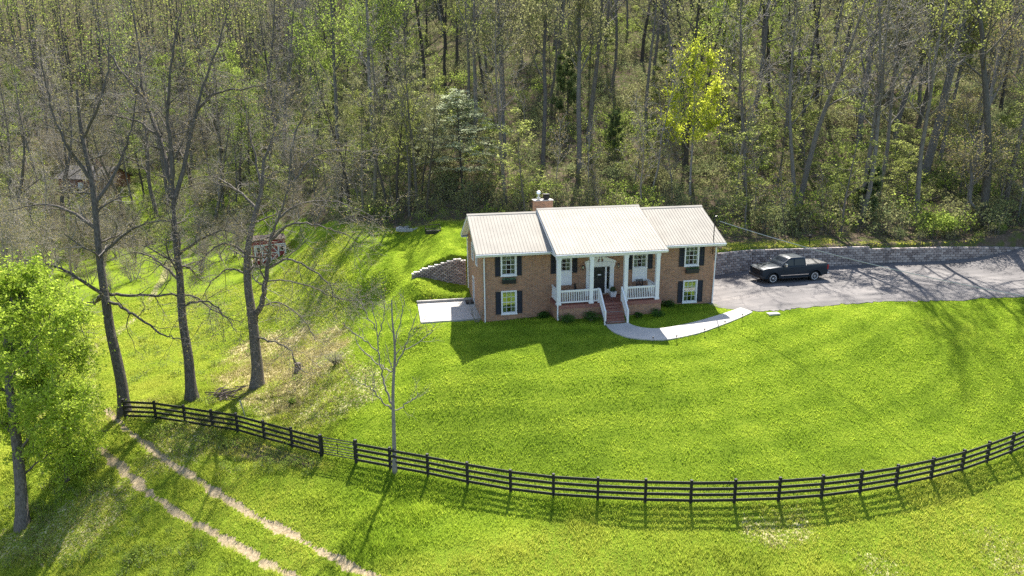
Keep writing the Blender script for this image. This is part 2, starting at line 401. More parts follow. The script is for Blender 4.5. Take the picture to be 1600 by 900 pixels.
class MB:
    def __init__(s): s.v = []; s.f = []
    def add(s, vs, fs):
        n = len(s.v); s.v += [tuple(map(float, v)) for v in vs]; s.f += [tuple(i + n for i in f) for f in fs]; return s
    def box(s, x0, x1, y0, y1, z0, z1):
        return s.add([(x0, y0, z0), (x1, y0, z0), (x1, y1, z0), (x0, y1, z0), (x0, y0, z1), (x1, y0, z1), (x1, y1, z1), (x0, y1, z1)],
                     [(0, 3, 2, 1), (4, 5, 6, 7), (0, 1, 5, 4), (1, 2, 6, 5), (2, 3, 7, 6), (3, 0, 4, 7)])
    def hexa(s, p): return s.add(p, [(0, 3, 2, 1), (4, 5, 6, 7), (0, 1, 5, 4), (1, 2, 6, 5), (2, 3, 7, 6), (3, 0, 4, 7)])
    def beam(s, a, b, w, h):
        a, b = Vector(a), Vector(b); d = (b - a).normalized()
        r = d.cross(Vector((0, 0, 1)))
        if r.length < 1e-4: r = Vector((1, 0, 0))
        r.normalize(); u = r.cross(d); r *= w / 2; u *= h / 2
        return s.hexa([a - r - u, a + r - u, b + r - u, b - r - u, a - r + u, a + r + u, b + r + u, b - r + u])
    def prism(s, poly, axis, a, b):
        """poly in the other two axes, extruded along axis from a to b"""
        def P(p, t):
            return {'x': (t, p[0], p[1]), 'y': (p[0], t, p[1]), 'z': (p[0], p[1], t)}[axis]
        n = len(poly)
        return s.add([P(p, a) for p in poly] + [P(p, b) for p in poly],
                     [tuple(range(n))[::-1], tuple(range(n, 2 * n))] + [(i, (i + 1) % n, n + (i + 1) % n, n + i) for i in range(n)])
    def tube(s, pts, rad, k=8, caps=True):
        pts = [Vector(p) for p in pts]; rad = rad if hasattr(rad, '__len__') else [rad] * len(pts)
        vs = []; fs = []
        for i, p in enumerate(pts):
            d = (pts[min(i + 1, len(pts) - 1)] - pts[max(i - 1, 0)]).normalized()
            ref = Vector((0, 0, 1)) if abs(d.z) < .9 else Vector((1, 0, 0))
            r = d.cross(ref).normalized(); u = r.cross(d)
            for j in range(k):
                a = 2 * PI * j / k; vs.append(p + (r * math.cos(a) + u * math.sin(a)) * rad[i])
        for i in range(len(pts) - 1):
            for j in range(k):
                fs.append((i * k + j, i * k + (j + 1) % k, (i + 1) * k + (j + 1) % k, (i + 1) * k + j))
        if caps: fs += [tuple(range(k))[::-1], tuple(range((len(pts) - 1) * k, len(pts) * k))]
        return s.add(vs, fs)
    def lathe(s, prof, c=(0, 0, 0), k=16, axis='z'):
        vs = []; fs = []
        for r, h in prof:
            for j in range(k):
                a = 2 * PI * j / k; x, y = r * math.cos(a), r * math.sin(a)
                vs.append({'z': (c[0] + x, c[1] + y, c[2] + h), 'y': (c[0] + x, c[1] + h, c[2] + y), 'x': (c[0] + h, c[1] + x, c[2] + y)}[axis])
        n = len(prof)
        for i in range(n - 1):
            for j in range(k): fs.append((i * k + j, i * k + (j + 1) % k, (i + 1) * k + (j + 1) % k, (i + 1) * k + j))
        fs += [tuple(range(k))[::-1], tuple(range((n - 1) * k, n * k))]
        return s.add(vs, fs)
    def build(s, name, mat, parent=None, bevel=0., smooth=False, seg=2):
        me = bpy.data.meshes.new(name); me.from_pydata(s.v, [], s.f)
        bm = bmesh.new(); bm.from_mesh(me)
        bmesh.ops.recalc_face_normals(bm, faces=bm.faces)
        if bevel > 0:
            ed = [e for e in bm.edges if len(e.link_faces) == 2 and e.calc_face_angle(0) > .45]
            bmesh.ops.bevel(bm, geom=ed, offset=bevel, segments=seg, affect='EDGES', profile=.5, clamp_overlap=True)
        if smooth:
            for f in bm.faces: f.smooth = True
        bm.to_mesh(me); bm.free(); me.materials.append(mat)
        if smooth:
            try: me.set_sharp_from_angle(angle=.7)
            except Exception: pass
        return link(bpy.data.objects.new(name, me), parent)

# ------------------------------------------------------------------ cover masks (what grows or lies where; litter above the wall also paints in shade)
TRACK_A = smooth_path(gpath([(700, 958), (560, 890), (478, 848), (402, 808), (340, 772), (290, 738), (245, 708), (205, 675), (180, 655), (165, 640)]))
TRACK_B = smooth_path(gpath([(560, 955), (440, 893), (385, 862), (330, 830), (285, 806), (245, 778), (210, 750), (175, 720), (155, 700)]))
TRACK_C = smooth_path(gpath([(150, 640), (140, 590), (150, 540), (190, 515), (225, 480), (262, 420), (300, 385)]))
FOOT = smooth_path(gpath([(560, 470), (520, 490), (490, 480), (455, 455), (430, 432), (415, 415)]))
TRACK_V = smooth_path(gpath([(215, 470), (240, 400), (222, 330), (215, 290)]))
STRAW = [(325, 600), (345, 555), (400, 520), (470, 500), (530, 495), (560, 520), (545, 560), (500, 600), (465, 650), (420, 655), (370, 640)]
STRAWW = [tuple(p[:2]) for p in gpath(STRAW)]
MULCH = [tuple(p[:2]) for p in gpath([(325, 690), (380, 680), (470, 705), (520, 728), (470, 735), (400, 725), (330, 712)])]
YEX = [-140, -60, -30, -16, -9, -2, 4, 10, 17, 22, 32, 45, 58, 75, 140]
YEY = [70, 62, 58, 44, 27, 23, 21, 19, 14.2, 10.2, 8.8, 5.2, 2.4, -2, -14]
def yedge(x): return np.interp(x, YEX, YEY)

def cover(x, y):
    """R dirt, G straw, B forest floor"""
    x = np.asarray(x, float); y = np.asarray(y, float)
    j = (vnoise(x, y, .5, 3) - .5)
    r = np.zeros_like(x); edge_ = (vnoise(x, y, .9, 17) - .5)
    for path, w in ((TRACK_A, .20), (TRACK_B, .22), (TRACK_C, .55), (FOOT, .6)):
        d = dist_poly(x, y, path) + j * .25 + edge_ * .22
        s = 1 - sstep(w * .55, w * 1.5, d)
        if path is FOOT: s *= .44
        if path is TRACK_C: s *= .5
        r = np.maximum(r, s)
    g = np.zeros_like(x)
    near = in_poly(x, y, STRAWW)
    dd = dist_poly(x, y, np.array(STRAWW + STRAWW[:1]))
    sd = np.where(near, dd, -dd)
    g = sstep(-1.6, 1.6, sd) * (.38 + .55 * vnoise(x, y, 1.3, 5))
    g = np.maximum(g, .46 * sstep(.45, .8, vnoise(x, y, 4.5, 8)) * (1 - sstep(-8, -5, x)) * (1 - sstep(10, 30, y)))
    g = np.maximum(g, (.30 + .2 * vnoise(x, y, .9, 6)) * (1 - sstep(-19, -16.5, y)) * sstep(.35, .75, vnoise(x, y, 3.5, 9)))
    b = sstep(-2.5, 2.5, y - yedge(x) + (vnoise(x, y, 4, 4) - .5) * 4)
    m = in_poly(x, y, MULCH)
    md = dist_poly(x, y, np.array(MULCH + MULCH[:1])); md = np.where(m, md, -md)
    b = np.maximum(b, .62 * sstep(-.6, .5, md))
    # creek bank at far left
    b = np.maximum(b, .8 * sstep(-30.5, -33.5, x) * (1 - sstep(2, 10, y))) if False else np.maximum(b, .8 * (1 - sstep(-33.5, -30, x + .25 * y)) * (1 - sstep(-2, 6, y)))
    # sunny meadow floor in the left valley
    mead = sstep(-130, -110, x) * (1 - sstep(-24, -16, x)) * sstep(36, 48, y) * (1 - sstep(92, 108, y))
    b = b * (1 - mead * (.15 + .75 * sstep(.35, .7, vnoise(x, y, 9, 23))))
    wild = (1 - sstep(-11, -8.5, x)) * (1 - sstep(60, 80, y))
    front_ = (1 - sstep(-17.5, -15.5, y - .0 * x)) * (1 - sstep(40, 60, x)); b = np.maximum(b, front_ * (.16 + .24 * vnoise(x, y, 2.4, 20)))
    b = np.maximum(b, sstep(16, 19, x) * sstep(.3, .9, y - np.interp(x, WALLX, WALLY)) * (.40 + .42 * vnoise(x, y, 1.7, 24)))  # scrubby strip above the wall; extra litter also darkens it for the woods' shade
    b = np.maximum(b, wild * (.14 + .22 * vnoise(x, y, 1.9, 18) + .12 * (vnoise(x, y, .6, 19) - .5)))
    return r, g, b

# ------------------------------------------------------------------ ground sheet
def axis(lo, hi, flo, fhi, fine, grow):
    a = list(np.arange(flo, fhi, fine))
    s = fine; v = a[-1]
    while v < hi: s *= grow; v += s; a.append(v)
    s = fine; v = a[0]
    while v > lo: s *= grow; v -= s; a.insert(0, v)
    return np.array(a)
GX = axis(-420, 480, -36, 52, .24, 1.07); GY = axis(-150, 600, -30, 16, .2, 1.05)
def build_ground():
    X, Y = np.meshgrid(GX, GY)
    Z = ter(X.ravel(), Y.ravel()).reshape(X.shape)
    far = np.hypot(X, Y - 60); Z = np.where(far > 330, Z * 1.0, Z)
    Z = np.clip(Z, -40, 120)
    # ground sits just below the paved sheets and the wheel ruts are worn in
    r, g, b = cover(X.ravel(), Y.ravel())
    Z = Z - .05 * r.reshape(X.shape)
    V = np.stack([X, Y, Z], -1).reshape(-1, 3)
    ny, nx = X.shape
    i = np.arange(nx * ny).reshape(ny, nx)
    F = np.stack([i[:-1, :-1], i[:-1, 1:], i[1:, 1:], i[1:, :-1]], -1).reshape(-1, 4)
    colr = np.stack([r, g, b, np.ones_like(r)], -1)
    me = np_mesh('ground', V, [(F, 0)], [M['ground']], True, colr)
    tag(link(bpy.data.objects.new('ground', me)), kind='structure')
build_ground()

# ------------------------------------------------------------------ paved sheets
def flat_sheet(name, left, right, mat, lift=.02, thick=.14, n=1, kind='structure'):
    """a strip between two edge polylines, following the ground, with thickness"""
    Lp, Rp = np.asarray(left, float), np.asarray(right, float)
    rows = []
    for a, b in zip(Lp, Rp):
        for k in range(n + 1):
            p = a + (b - a) * k / n; rows.append((p[0], p[1]))
    P = np.array(rows); Z = ter(P[:, 0], P[:, 1]) + lift
    m = n + 1; N = len(Lp)
    mb = MB(); top = [(p[0], p[1], z) for p, z in zip(P, Z)]; bot = [(p[0], p[1], z - thick) for p, z in zip(P, Z)]
    fs = []
    for i in range(N - 1):
        for k in range(n): fs.append((i * m + k, i * m + k + 1, (i + 1) * m + k + 1, (i + 1) * m + k))
    o = N * m
    for i in range(N - 1):
        fs.append((i * m, (i + 1) * m, o + (i + 1) * m, o + i * m)); fs.append((i * m + n, o + i * m + n, o + (i + 1) * m + n, (i + 1) * m + n))
    for k in range(n):
        fs.append((k, o + k, o + k + 1, k + 1)); q = (N - 1) * m + k; fs.append((q, q + 1, o + q + 1, o + q))
    mb.add(top + bot, fs)
    ob = mb.build(name, mat); tag(ob, kind=kind); return ob

# driveway: from the house's right wall to the right, between lawn and retaining wall
front = [onz(x, y, z)[:2] for x, y, z in [(1113, 478, .42), (1140, 484, .46), (1180, 487.5, .5), (1215, 485.5, .54), (1250, 482, .56), (1300, 477.5, .58), (1350, 474, .6), (1400, 470, .62), (1450, 467.5, .63), (1520, 465, .64), (1600, 463, .65), (1720, 462, .65)]]
front = smooth_path(np.array(front + [np.array([52., -5.6]), np.array([60., -9.]), np.array([68., -14.])]), 9)
_jit = np.random.default_rng(4)
front[:, 1] += _jit.normal(0, .09, len(front)); front[0] = (17.1, -.15)
back = np.stack([17.3 + (front[:, 0] - 17.1), np.zeros(len(front))], -1)
back[:, 1] = np.interp(back[:, 0], WALLX, WALLY) + .1
flat_sheet('driveway', front, back, M['asphalt'], .035, .12, 24)

outer = smooth_path(np.array([(7.8, -3.28), (7.85, -3.95), (8.1, -4.72), (8.62, -5.4), (9.38, -5.75), (10.26, -5.85), (11.2, -5.78), (12.4, -5.6), (13.87, -5.3), (15.56, -4.75), (17.14, -4.12), (18.4, -3.5)]), 5)
inner = smooth_path(np.array([(9.42, -3.28), (9.5, -3.5), (9.68, -3.8), (10.0, -4.1), (10.45, -4.3), (10.95, -4.38), (11.5, -4.35), (12.76, -4.18), (14.2, -3.85), (15.6, -3.4), (16.9, -2.9), (18.1, -2.35)]), 5)
flat_sheet('footpath', outer, inner, M['concrete'], .075, .16, 6)
for _i in (8, 17, 26, 35, 44):
    a_, b_ = Vector((*outer[_i], tz(*outer[_i]) + .0765)), Vector((*inner[_i], tz(*inner[_i]) + .0765))
    tag(MB().beam(a_, b_, .025, .006).build('footpath_joint', M['concrete_dark']), kind='structure')
pat = flat_sheet('patio', [(-4.3, 1.25), (-.0, 1.25)], [(-4.25, 6.15), (-.0, 6.15)], M['concrete'], .12, .3, 1)
MB().box(-4.3, -.02, 6.16, 6.36, -.35, .10).build('patio_kerb', M['concrete_dark'])
tag(bpy.data.objects['patio_kerb'], kind='structure')
jm = MB()
tag(MB().box(-.62, -.03, 5.05, 5.75, -.02, .09).build('door_mat', M['black']), 'dark doormat lying on the pale patio at the side door', 'doormat')

# ------------------------------------------------------------------ grass blades (stuff)
def build_grass():
    rng = np.random.default_rng(11)
    N = 820000
    # sample in the picture's ground footprint by world area, denser close to the camera
    x = rng.uniform(-36, 48, N); y = rng.uniform(-24, 30, N)
    z = ter(x, y); px, py, zc = project(x, y, z)
    keep = (px > -60) & (px < 1660) & (py > 300) & (py < 960)
    keep &= rng.random(N) < np.clip((48 / zc) ** 2.2, .12, 1)
    keep &= ~((x > -.1) & (x < 17.2) & (y > -.05) & (y < 8.5)) & ~((x > 4.7) & (x < 12.35) & (y > -2.05) & (y < 0)) & ~((x > 7.6) & (x < 9.5) & (y > -3.4) & (y < 0))
    keep &= ~((x > -4.4) & (x < 0) & (y > 1.15) & (y < 6.4))
    keep &= ~((x > 17) & (y > np.interp(x, front[:, 0], front[:, 1]) - .04) & (y < np.interp(x, WALLX, WALLY) + .5))
    keep &= ~((x > 8) & (np.abs(y - np.interp(x, WALLX, WALLY) - .2) < .35) & (x > 16.5))
    wp = np.r_[outer, inner[::-1]]; keep &= ~in_poly(x, y, [tuple(p) for p in wp])
    keep &= ~((x > -4.7) & (x < 0.2) & (y > 8.5) & (y < 9.35))
    x, y, z, zc = x[keep], y[keep], z[keep], zc[keep]
    r, g, b = cover(x, y)
    k2 = (r < .35 + .25 * rng.random(len(x))) & (b < .45 + .3 * rng.random(len(x)))
    x, y, z, zc, g, b = x[k2], y[k2], z[k2], zc[k2], g[k2], b[k2]
    n = len(x); B = 3
    rough = 1 - lawn_mask(x, y)
    clump = vnoise(x, y, .55, 12); big = vnoise(x, y, 2.2, 13)
    h = (.042 + .038 * rng.random(n)) * (.6 + .9 * clump) * (1 + rough * (.7 + 1.8 * sstep(.5, .85, big)))
    # mower passes follow the fence curve
    ra_ = np.hypot((x - 10) * .8, y - 14); th_ = np.arctan2(y - 14, (x - 10) * .8) * 26
    pas = np.sin(ra_ * 2 * PI / 1.7 + 1.2 * (vnoise(x, y, 6, 41) - .5)) + 2.2 * (vnoise(th_ / 7, ra_ / .45, 1., 42) - .5)
    sg = np.where(rng.random(n) < sstep(.25, .75, g + (rng.random(n) - .5) * .4), 1., 0.)
    vv = []; cc = []
    for q in range(B):
        a = rng.uniform(0, 2 * PI, n); w = (.014 + .012 * rng.random(n)) * (zc / 38)
        ox, oy = rng.normal(0, .06, n), rng.normal(0, .06, n)
        lean = h * rng.uniform(.2, 1.1, n); la = rng.uniform(0, 2 * PI, n)
        bx, by = x + ox, y + oy
        v0 = np.stack([bx - np.cos(a) * w, by - np.sin(a) * w, z - .03], -1)
        v1 = np.stack([bx + np.cos(a) * w, by + np.sin(a) * w, z - .03], -1)
        v2 = np.stack([bx + np.cos(la) * lean + .12 * h * pas, by + np.sin(la) * lean, z + h], -1)
        vv.append(np.stack([v0, v1, v2], 1))
        lm = 1 - rough; base = .26 * (clump - .5) + .12 * pas * lm + .22 * (vnoise(x, y, 6, 15) - .5)
        c = np.stack([np.clip(base, -.3, .3), sg, b, np.ones(n)], -1)
        cc.append(np.repeat(c[:, None], 3, 1))
    V = np.concatenate(vv).reshape(-1, 3); Cc = np.concatenate(cc).reshape(-1, 4)
    F = np.arange(len(V)).reshape(-1, 3)
    me = np_mesh('grass', V, [(F, 0)], [M['blade']], False, Cc)
    tag(link(bpy.data.objects.new('grass', me)), kind='stuff')
def lawn_mask(x, y):
    # mown knoll inside the fence, right of the tree bank
    lim = np.interp(y, [-20, -9, -4, 3, 10, 20], [-9.5, -9.0, -9.5, -9.6, -8.5, -9])
    return sstep(-1., 1., x - lim) * sstep(-.3, .3, y - FENCE_Y(x))
def _fence_pts():
    px = [(197, 653), (244, 655), (290, 662), (333, 669), (372, 675), (414, 687), (457, 699), (503, 712), (557, 722), (610, 732), (669, 743), (731, 756), (798, 768), (865, 776), (934, 781), (1008, 784.5), (1079, 786), (1147, 785.5), (1216, 783), (1283, 778), (1343, 770.5), (1399, 761), (1454, 749), (1502, 736.5), (1541, 723), (1579, 708.5), (1613, 694), (1646, 679)]
    return gpath(px)
FENCE = _fence_pts()
def FENCE_Y(x): return np.interp(x, FENCE[:, 0], FENCE[:, 1])
build_grass()

# ------------------------------------------------------------------ fence and gate
def build_fence(pts, name, label, hpost=1.32, lead=False):
    root = empty(name, tuple(pts[0]), 0, label, 'fence')
    inv = -Vector(pts[0])
    for i, p in enumerate(pts):
        mb = MB(); lean = rnd.uniform(-.02, .02); s = .07 if 0 < i < len(pts) - 1 else .085
        h = hpost + rnd.uniform(-.03, .03) + (.06 if i in (0, len(pts) - 1) else 0)
        x, y, z = Vector(p) + inv
        ang = math.atan2(*(np.array(pts[min(i + 1, len(pts) - 1)]) - np.array(pts[max(i - 1, 0)]))[[1, 0]])
        cs, sn = math.cos(ang) * s, math.sin(ang) * s
        q = [(x - cs + sn, y - sn - cs), (x + cs + sn, y + sn - cs), (x + cs - sn, y + sn + cs), (x - cs - sn, y - sn + cs)]
        mb.hexa([(a, b, z - .3) for a, b in q] + [(a + lean, b + lean, z + h) for a, b in q])
        o = mb.build('post', M['fence'], root, .012, seg=1)
    for a, b in zip(pts[:-1], pts[1:]):
        a, b = Vector(a) + inv, Vector(b) + inv
        d = (b - a); d.z = 0; d.normalize(); off = Vector((d.y, -d.x, 0)) * .082   # boards on the outer face
        for zz in (.20, .52, .84, 1.17):
            m = MB(); j = [rnd.uniform(-.012, .012) for _ in range(2)]
            m.beam(a + off + Vector((0, 0, zz + j[0])) + d * .01, b + off + Vector((0, 0, zz + j[1])) - d * .01, .03, .155)
            m.build('rail', M['fence'], root)
    return root
build_fence([tuple(p) for p in FENCE[:8]], 'board_fence', 'black four-board fence from the leaning tree trunk to the metal gate')
build_fence([tuple(p) for p in FENCE[8:]], 'board_fence', 'long black four-board fence curving along the foot of the lawn')
def build_gate(a, b):
    a, b = Vector(a), Vector(b)
    root = empty('tube_gate', tuple(a), 0, 'dark tubular metal field gate between two black fence posts', 'gate')
    d = b - a; p0 = d * .06; p1 = d * .94
    fr = MB(); zs = [.17, .32, .48, .65, .84, 1.05, 1.2]
    fr.tube([p0 + Vector((0, 0, zs[0])), p0 + Vector((0, 0, zs[-1])), p1 + Vector((0, 0, zs[-1])), p1 + Vector((0, 0, zs[0])), p0 + Vector((0, 0, zs[0]))], .032, 8)
    fr.build('gate_frame', M['black_metal'], root)
    for z in zs[1:-1]:
        MB().tube([p0 + Vector((0, 0, z)), p1 + Vector((0, 0, z))], .024, 6).build('bar', M['black_metal'], root)
    c = d * .48
    MB().tube([c + Vector((0, 0, zs[0])), c + Vector((0, 0, zs[-1]))], .024, 6).build('upright', M['black_metal'], root)
    MB().box(p1.x - .03, p1.x + .09, p1.y - .03, p1.y + .03, p1.z + .9, p1.z + .96).build('latch', M['steel'], root)
build_gate(FENCE[7], FENCE[8])

# ------------------------------------------------------------------ retaining walls
def block_wall(name, label, xs0, xs1, zbase, ztop, cap=False, H=.205, Wd=.43):
    """split-face blocks laid in courses along the wall line; zbase/ztop are functions of x"""
    rr = random.Random(5)
    path = [(x, float(np.interp(x, WALLX, WALLY))) for x in np.arange(xs0, xs1, .05)]
    P = np.array(path); S = np.r_[0, np.cumsum(np.hypot(*np.diff(P, axis=0).T))]
    def at(s): return np.interp(s, S, P[:, 0]), np.interp(s, S, P[:, 1])
    x0, y0 = P[0]; root = empty(name, (x0, y0, zbase(x0)), 0, label, 'retaining wall')
    o = np.array([x0, y0, zbase(x0)])
    mb = MB(); cm = MB()
    zmin = min(zbase(x) for x in P[:, 0]) - .25; c = 0; z = math.floor(zmin / H) * H
    zmax = max(ztop(x) for x in P[:, 0])
    while z < zmax + .1:
        s = -(c % 2) * Wd / 2
        while s < S[-1]:
            sa, sb = max(s, 0), min(s + Wd, S[-1]); s += Wd
            if sb - sa < .08: continue
            xm, _ = at((sa + sb) / 2)
            if z + H < zbase(xm) - .3 or z + H * .5 > ztop(xm): continue
            (xa, ya), (xb, yb) = at(sa + .018), at(sb - .018)
            d = np.array([xb - xa, yb - ya]); d /= np.hypot(*d); nrm = np.array([d[1], -d[0]])
            set_ = .146 * H * c - .02; j = rr.uniform(-.012, .012)
            last = z + H * 1.5 > ztop(xm)
            f = -nrm * set_ + nrm * j; bk = f - nrm * .34
            mid = np.array([(xa + xb) / 2, (ya + yb) / 2]) + f + nrm * .07
            A = np.array([xa, ya]) + f; B = np.array([xb, yb]) + f; Cc = np.array([xb, yb]) + bk; D = np.array([xa, ya]) + bk
            z0, z1 = z + .013 - o[2], z + H - .013 - o[2]
            q = [A, mid, B, Cc, D]
            tgt = cm if (last and cap) else mb
            tgt.add([(p[0] - o[0], p[1] - o[1], z0) for p in q] + [(p[0] - o[0], p[1] - o[1], z1) for p in q],
                    [(4, 3, 2, 1, 0), (5, 6, 7, 8, 9)] + [(i, (i + 1) % 5, 5 + (i + 1) % 5, 5 + i) for i in range(5)])
        z += H; c += 1
    mb.build('block_course', M['block'], root)
    if cm.v: cm.build('cap', M['block_cap'], root)
    return root
zb = lambda x: float(np.interp(x, [-4.5, -2.8, 0, .5, 17, 20.5, 32, 42, 48, 60], [1.35, .95, .3, .3, .5, .62, .72, .8, .98, 1.1]))
def zt_left(x): return float(np.interp(x, [-4.5, -4.2, -1.0, .6], [1.55, 1.75, 2.62, 2.45]))
block_wall('retaining_wall', 'short stepped block retaining wall with pale caps left of the brick house', -4.5, .0 - .02, zb, zt_left, True, .125, .34)
def zt_right(x): return float(np.interp(x, [17, 20.5, 28, 40, 48, 60], [2.5, 2.52, 2.44, 2.3, 2.22, 2.1]))
block_wall('retaining_wall', 'long grey split-face block retaining wall behind the driveway', 17.35, 62, zb, zt_right)

# ------------------------------------------------------------------ house
HW, HD, RY, EZ, RZ = 17.07, 7.9, 3.84, 4.98, 7.06
SL = (RZ - EZ) / (RY + .5)
house = empty('brick_house', (0, 0, 0), 0, 'two-storey brown brick house with cream metal roof and white front porch', 'house')
def holed_wall(mb, x0, x1, z0, z1, y, thick, holes, axis='y', flip=1):
    """wall sheet with rectangular openings; thickness goes to +axis*flip"""
    xs = sorted({x0, x1} | {h[0] for h in holes} | {h[1] for h in holes}); zs = sorted({z0, z1} | {h[2] for h in holes} | {h[3] for h in holes})
    def V(x, z, d): return (x, y + d * flip, z) if axis == 'y' else (y + d * flip, x, z)
    for i in range(len(xs) - 1):
        for k in range(len(zs) - 1):
            cx, cz = (xs[i] + xs[i + 1]) / 2, (zs[k] + zs[k + 1]) / 2
            if any(h[0] < cx < h[1] and h[2] < cz < h[3] for h in holes): continue
            for d in (0, thick):
                mb.add([V(xs[i], zs[k], d), V(xs[i + 1], zs[k], d), V(xs[i + 1], zs[k + 1], d), V(xs[i], zs[k + 1], d)], [(0, 1, 2, 3)])
    for a, b, c, e in holes:
        for p, q in (((a, c), (b, c)), ((b, c), (b, e)), ((b, e), (a, e)), ((a, e), (a, c))):
            mb.add([V(*p, 0), V(*q, 0), V(*q, thick), V(*p, thick)], [(0, 1, 2, 3)])
WIN = {'ul': (1.26, 2.37, 3.23, 4.80), 'll': (1.26, 2.37, .48, 2.20), 'ur': (14.73, 15.84, 3.23, 4.80), 'lr': (14.73, 15.84, .48, 2.20)}
PWL, PWR = (5.22, 6.32, 2.33, 4.62), (10.80, 11.90, 2.33, 4.62)
DOORH = (7.50, 9.22, 1.62, 3.60)
wm = MB()
def ins(h, d=.07): return (h[0] + d, h[1] - d, h[2] + d, h[3] - d)
holed_wall(wm, 0, HW, -.7, 5.02, 0, .22, [ins(h) for h in WIN.values()] + [(5.30, 6.24, 3.36, 4.52), (10.86, 11.82, 3.36, 4.52), DOORH])
SW1, SW2, SD = (4.55, 5.6, 3.4, 4.7), (2.6, 3.45, 3.4, 4.6), (4.5, 5.45, .0, 2.14)
holed_wall(wm, 0, HD, -.7, 5.02, 0, .22, [ins(SW1, .05), ins(SW2, .05), SD], 'x', 1)
holed_wall(wm, 0, HD, -.7, 5.02, HW, .22, [], 'x', -1)
holed_wall(wm, 0, HW, -.7, 5.02, HD, .22, [], 'y', -1)
for x in (0, HW - .22):   # gables
    wm.prism([(0, 5.02), (HD, 5.02), (HD, EZ - .05 + SL * .26), (RY, RZ - .16), (0, EZ - .12 + SL * .5)], 'x', x, x + .22)
wm.build('wall', M['brick'], house)
im = MB()
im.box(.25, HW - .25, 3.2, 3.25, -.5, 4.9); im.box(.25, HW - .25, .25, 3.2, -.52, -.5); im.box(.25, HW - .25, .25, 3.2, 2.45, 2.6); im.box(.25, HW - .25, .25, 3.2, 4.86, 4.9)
im.build('inner_wall', M['interior'], house)

def roof_slab(mb, x0, x1, pts, th=.06):
    """pts: profile (y,z) front to back, top surface"""
    n = len(pts)
    mb.prism([(y, z) for y, z in pts] + [(y, z - th) for y, z in pts[::-1]], 'x', x0, x1)
def ribs(mb, x0, x1, ya, za, yb, zb_, pitch=.229, h=.022, w=.015):
    n = max(1, int(round((x1 - x0) / pitch)))
    for i in range(n + 1):
        x = x0 + .015 + (x1 - x0 - .03) * i / n
        mb.hexa([(x - w, ya, za), (x + w, ya, za), (x + w, yb, zb_), (x - w, yb, zb_), (x - w * .5, ya, za + h), (x + w * .5, ya, za + h), (x + w * .5, yb, zb_ + h), (x - w * .5, yb, zb_ + h)])
def roof_part(x0, x1, yf, zf, zr, yb, zb_):
    rm = MB(); roof_slab(rm, x0, x1, [(yf, zf), (RY, zr), (yb, zb_)])
    ob = rm.build('roof', M['roof'], house)
    rb = MB(); ribs(rb, x0, x1, yf, zf, RY, zr); ribs(rb, x0, x1, yb, zb_, RY, zr)
    rb.build('seam', M['roof_rib'], ob)
    cp = MB(); cp.prism([(RY - .17, zr - .17 * SL + .035), (RY, zr + .05), (RY + .17, zr - .17 * SL + .035), (RY + .17, zr - .17 * SL - .0), (RY, zr + .01), (RY - .17, zr - .17 * SL - .0)], 'x', x0 - .02, x1 + .02)
    cp.build('ridge_cap', M['roof'], ob)
    return ob
yb_ = HD + .5; zbk = RZ - SL * (yb_ - RY)
roof_part(-.52, HW + .58, -.5, EZ, RZ - .02, yb_, zbk)
CX0, CX1, CYF, CZF, CZR = 4.66, 12.55, -2.1, 5.05, 7.26
SC_ = (CZR - CZF) / (RY - CYF)
roof_part(CX0, CX1, CYF, CZF, CZR, yb_ - .3, zbk + .30)
# fascias, soffits, gutters
fm = MB()
for x0, x1 in ((-.50, CX0 + .05), (CX1 - .05, HW + .56)):
    fm.box(x0, x1, -.475, -.45, EZ - .24, EZ - .062); fm.box(x0, x1, -.45, -.001, EZ - .24, EZ - .215)
fm.box(-.50, HW + .56, yb_ - .05, yb_ - .02, zbk - .24, zbk - .06); fm.box(-.50, HW + .56, HD + .001, yb_ - .05, zbk - .24, zbk - .215)
for x in (-.515, HW + .55):       # rake boards and closed gable soffits
    fm.prism([(-.47, EZ - .06), (RY, RZ - .085), (yb_ - .02, zbk - .06), (yb_ - .02, zbk - .25), (RY, RZ - .27), (-.47, EZ - .25)], 'x', x, x + .028)
for x0, x1 in ((-.485, -.002), (HW + .002, HW + .55)):
    fm.prism([(-.45, EZ - .215), (RY, RZ - .25), (yb_ - .05, zbk - .215), (yb_ - .05, zbk - .235), (RY, RZ - .27), (-.45, EZ - .235)], 'x', x0, x1)
fm.build('fascia', M['white'], house)
def gutter(mb, x0, x1, y, z): mb.prism([(y, z), (y - .10, z), (y - .12, z - .03), (y - .085, z - .12), (y, z - .12)], 'x', x0, x1)
for _a, _b in ((-.52, CX0 - .01), (CX1 + .01, HW + .58)):
    gm = MB(); gutter(gm, _a, _b, -.477, EZ - .045); gm.build('gutter', M['white'], house)
g2 = MB(); gutter(g2, CX0 + .0, CX1 - .0, CYF + .02, CZF - .05); g2.build('gutter', M['white'], house)
def downspout(pts): MB().tube(pts, .05, 6).build('downspout', M['white'], house)
downspout([(.06, -.50, EZ - .16), (.07, -.45, EZ - .26), (.10, -.07, EZ - .42), (.10, -.07, .05), (.10, -.20, -.03)])
downspout([(HW + .25, -.50, EZ - .16), (HW + .2, -.42, EZ - .26), (HW + .05, -.07, EZ - .42), (HW - .02, -.07, .42), (HW - .02, -.2, .36)])
downspout([(-.06, yb_ - .1, zbk - .2), (-.06, HD - .0, zbk - .45), (-.06, HD - .02, .5)])
